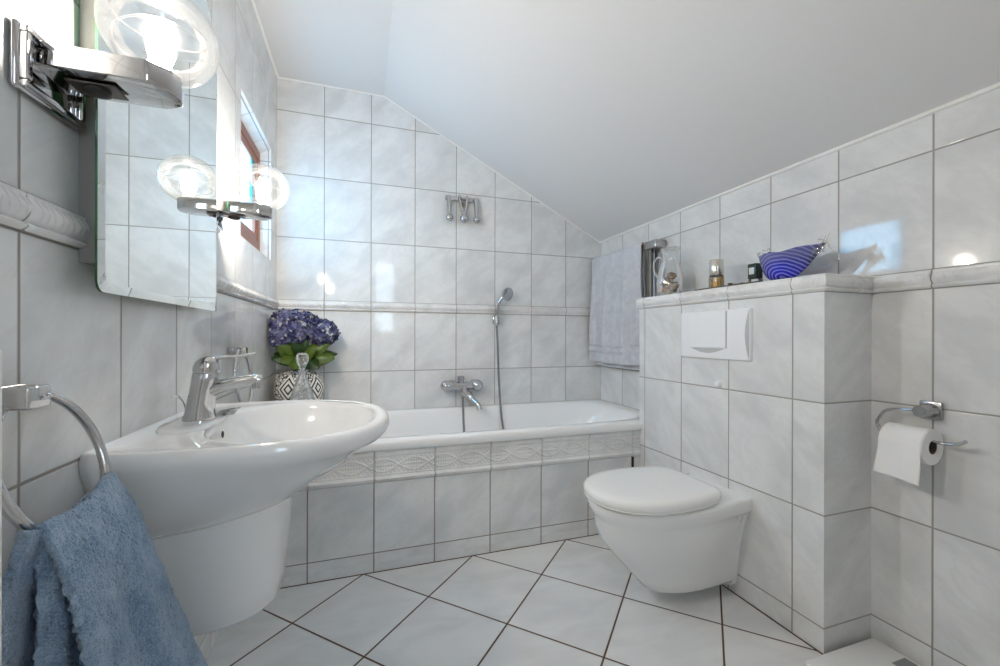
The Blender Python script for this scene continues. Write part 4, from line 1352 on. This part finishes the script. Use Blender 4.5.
rings = [[V((hxw+r*math.cos(a), y, .672+r*math.sin(a))) for a in [2*PI*i/40 for i in range(40)]] for r, y in ((.0195, ya+.001), (.0195, yb2-.001), (.0180, yb2-.001), (.0180, ya+.001), (.0195, ya+.001))]
loft(bm, rings, True, False, False)
part('cardboard_core', bm, M['core'], rl)
bm = B()
def sheet(u, v):
    # from the top of the roll over the room side and down
    y = lerp(ya+.002, yb2-.002, u)
    arc = PI*.62*(RR+.0015); tot = arc+.092+.012*(1-u); s = v*tot
    if s < arc:
        a = PI/2-.0+s/(RR+.0015)-.12*0
        a = PI*.38+s/(RR+.0015)
        return V((hxw+(RR+.0015)*math.cos(a), y, .672+(RR+.0015)*math.sin(a)))
    d = s-arc
    return V((hxw-(RR+.0015)-.004*sstep(0, .12, d)*(.4+.6*u)+.0035*math.sin(u*9+d*30)*sstep(.01, .08, d), y+.012*d/.12*(1 if u > .5 else .3), .672-d))
grid(bm, sheet, 26, 50)
o = part('loose_sheet', bm, M['paper'], rl, auto=120)
md = o.modifiers.new('th', 'SOLIDIFY'); md.thickness = .0008

# ------------------------------------------------------------------ bathroom scale, cabinet
sc_ = thing('bathroom_scale', 'flat white bathroom scale on the floor in front of the cistern wall', 'scale', (1.84, -1.80, 0))
bm = B(); box(bm, (1.690, -1.945, .008), (2.000, -1.640, .023), .006, 3)
part('platform', bm, M['scale'], sc_, auto=35)
bm = B(); box(bm, (1.925, -1.86, .0232), (1.985, -1.730, .0242), .0004, 1)
part('display', bm, M['scalepad'], sc_, smooth=False)
for x in (1.72, 1.97):
    for y in (-1.665, -1.915):
        part('foot', lathe(B(), [(.016, 0), (.016, .0079)], (x, y, .0002), 16), M['rubber'], sc_)
cb = thing('side_cabinet', 'white narrow cabinet standing against the tiled wall next to the blue towel', 'cabinet', (.075, -2.26, 0))
bm = B(); box(bm, (.002, -2.46, .08), (.150, -2.068, .978), .003)
part('body', bm, M['cab'], cb, smooth=False)
bm = B(); box(bm, (.151, -2.458, .09), (.168, -2.074, .970), .002)
dr = part('door', bm, M['cab'], cb, smooth=False)
bm = B(); ball(bm, (.182, -2.12, .60), .012, 16, 10); tube(bm, [(.168, -2.12, .60), (.18, -2.12, .60)], .005, 8)
part('knob', bm, M['chrome'], dr)
bm = B(); box(bm, (.01, -2.45, .0), (.140, -2.078, .08))
part('plinth', bm, M['cab'], cb, smooth=False)

# ------------------------------------------------------------------ light: daylight outside
wd = bpy.data.worlds.new('daylight'); bpy.context.scene.world = wd; wd.use_nodes = True
nt = wd.node_tree; nt.nodes.clear()
bg = nt.nodes.new('ShaderNodeBackground'); wo = nt.nodes.new('ShaderNodeOutputWorld')
bg.inputs[0].default_value = (.70, .85, 1.0, 1); bg.inputs[1].default_value = 10.5
nt.links.new(bg.outputs[0], wo.inputs[0])

# ------------------------------------------------------------------ camera
f, cy, yaw, roll = 413.5534, 336.4122, .3209, .0023
cam = bpy.data.cameras.new('camera'); co = bpy.data.objects.new('camera', cam); COL.objects.link(co)
cam.sensor_fit = 'HORIZONTAL'; cam.sensor_width = 36; cam.lens = 36*f/1000
cam.shift_y = (cy-333)/1000
cam.clip_start = .02
F_ = V((math.sin(yaw), math.cos(yaw), 0)); R0 = V((math.cos(yaw), -math.sin(yaw), 0)); U0 = V((0, 0, 1))
R1 = R0*math.cos(roll)+U0*math.sin(roll); U1 = U0*math.cos(roll)-R0*math.sin(roll)
mt = Matrix((R1, U1, -F_)).transposed().to_4x4(); mt.translation = V((.4451, -2.5208, .9812))
co.matrix_world = mt
S = bpy.context.scene
S.camera = co
S.view_settings.view_transform = 'Standard'; S.view_settings.look = 'None'
S.view_settings.exposure = 0.30; S.view_settings.gamma = 1.0
S.view_settings.use_curve_mapping = False
S.cycles.max_bounces = 14; S.cycles.diffuse_bounces = 8; S.cycles.glossy_bounces = 6
S.cycles.transmission_bounces = 10; S.cycles.transparent_max_bounces = 16
S.cycles.caustics_reflective = False; S.cycles.caustics_refractive = False
S.cycles.sample_clamp_indirect = 6
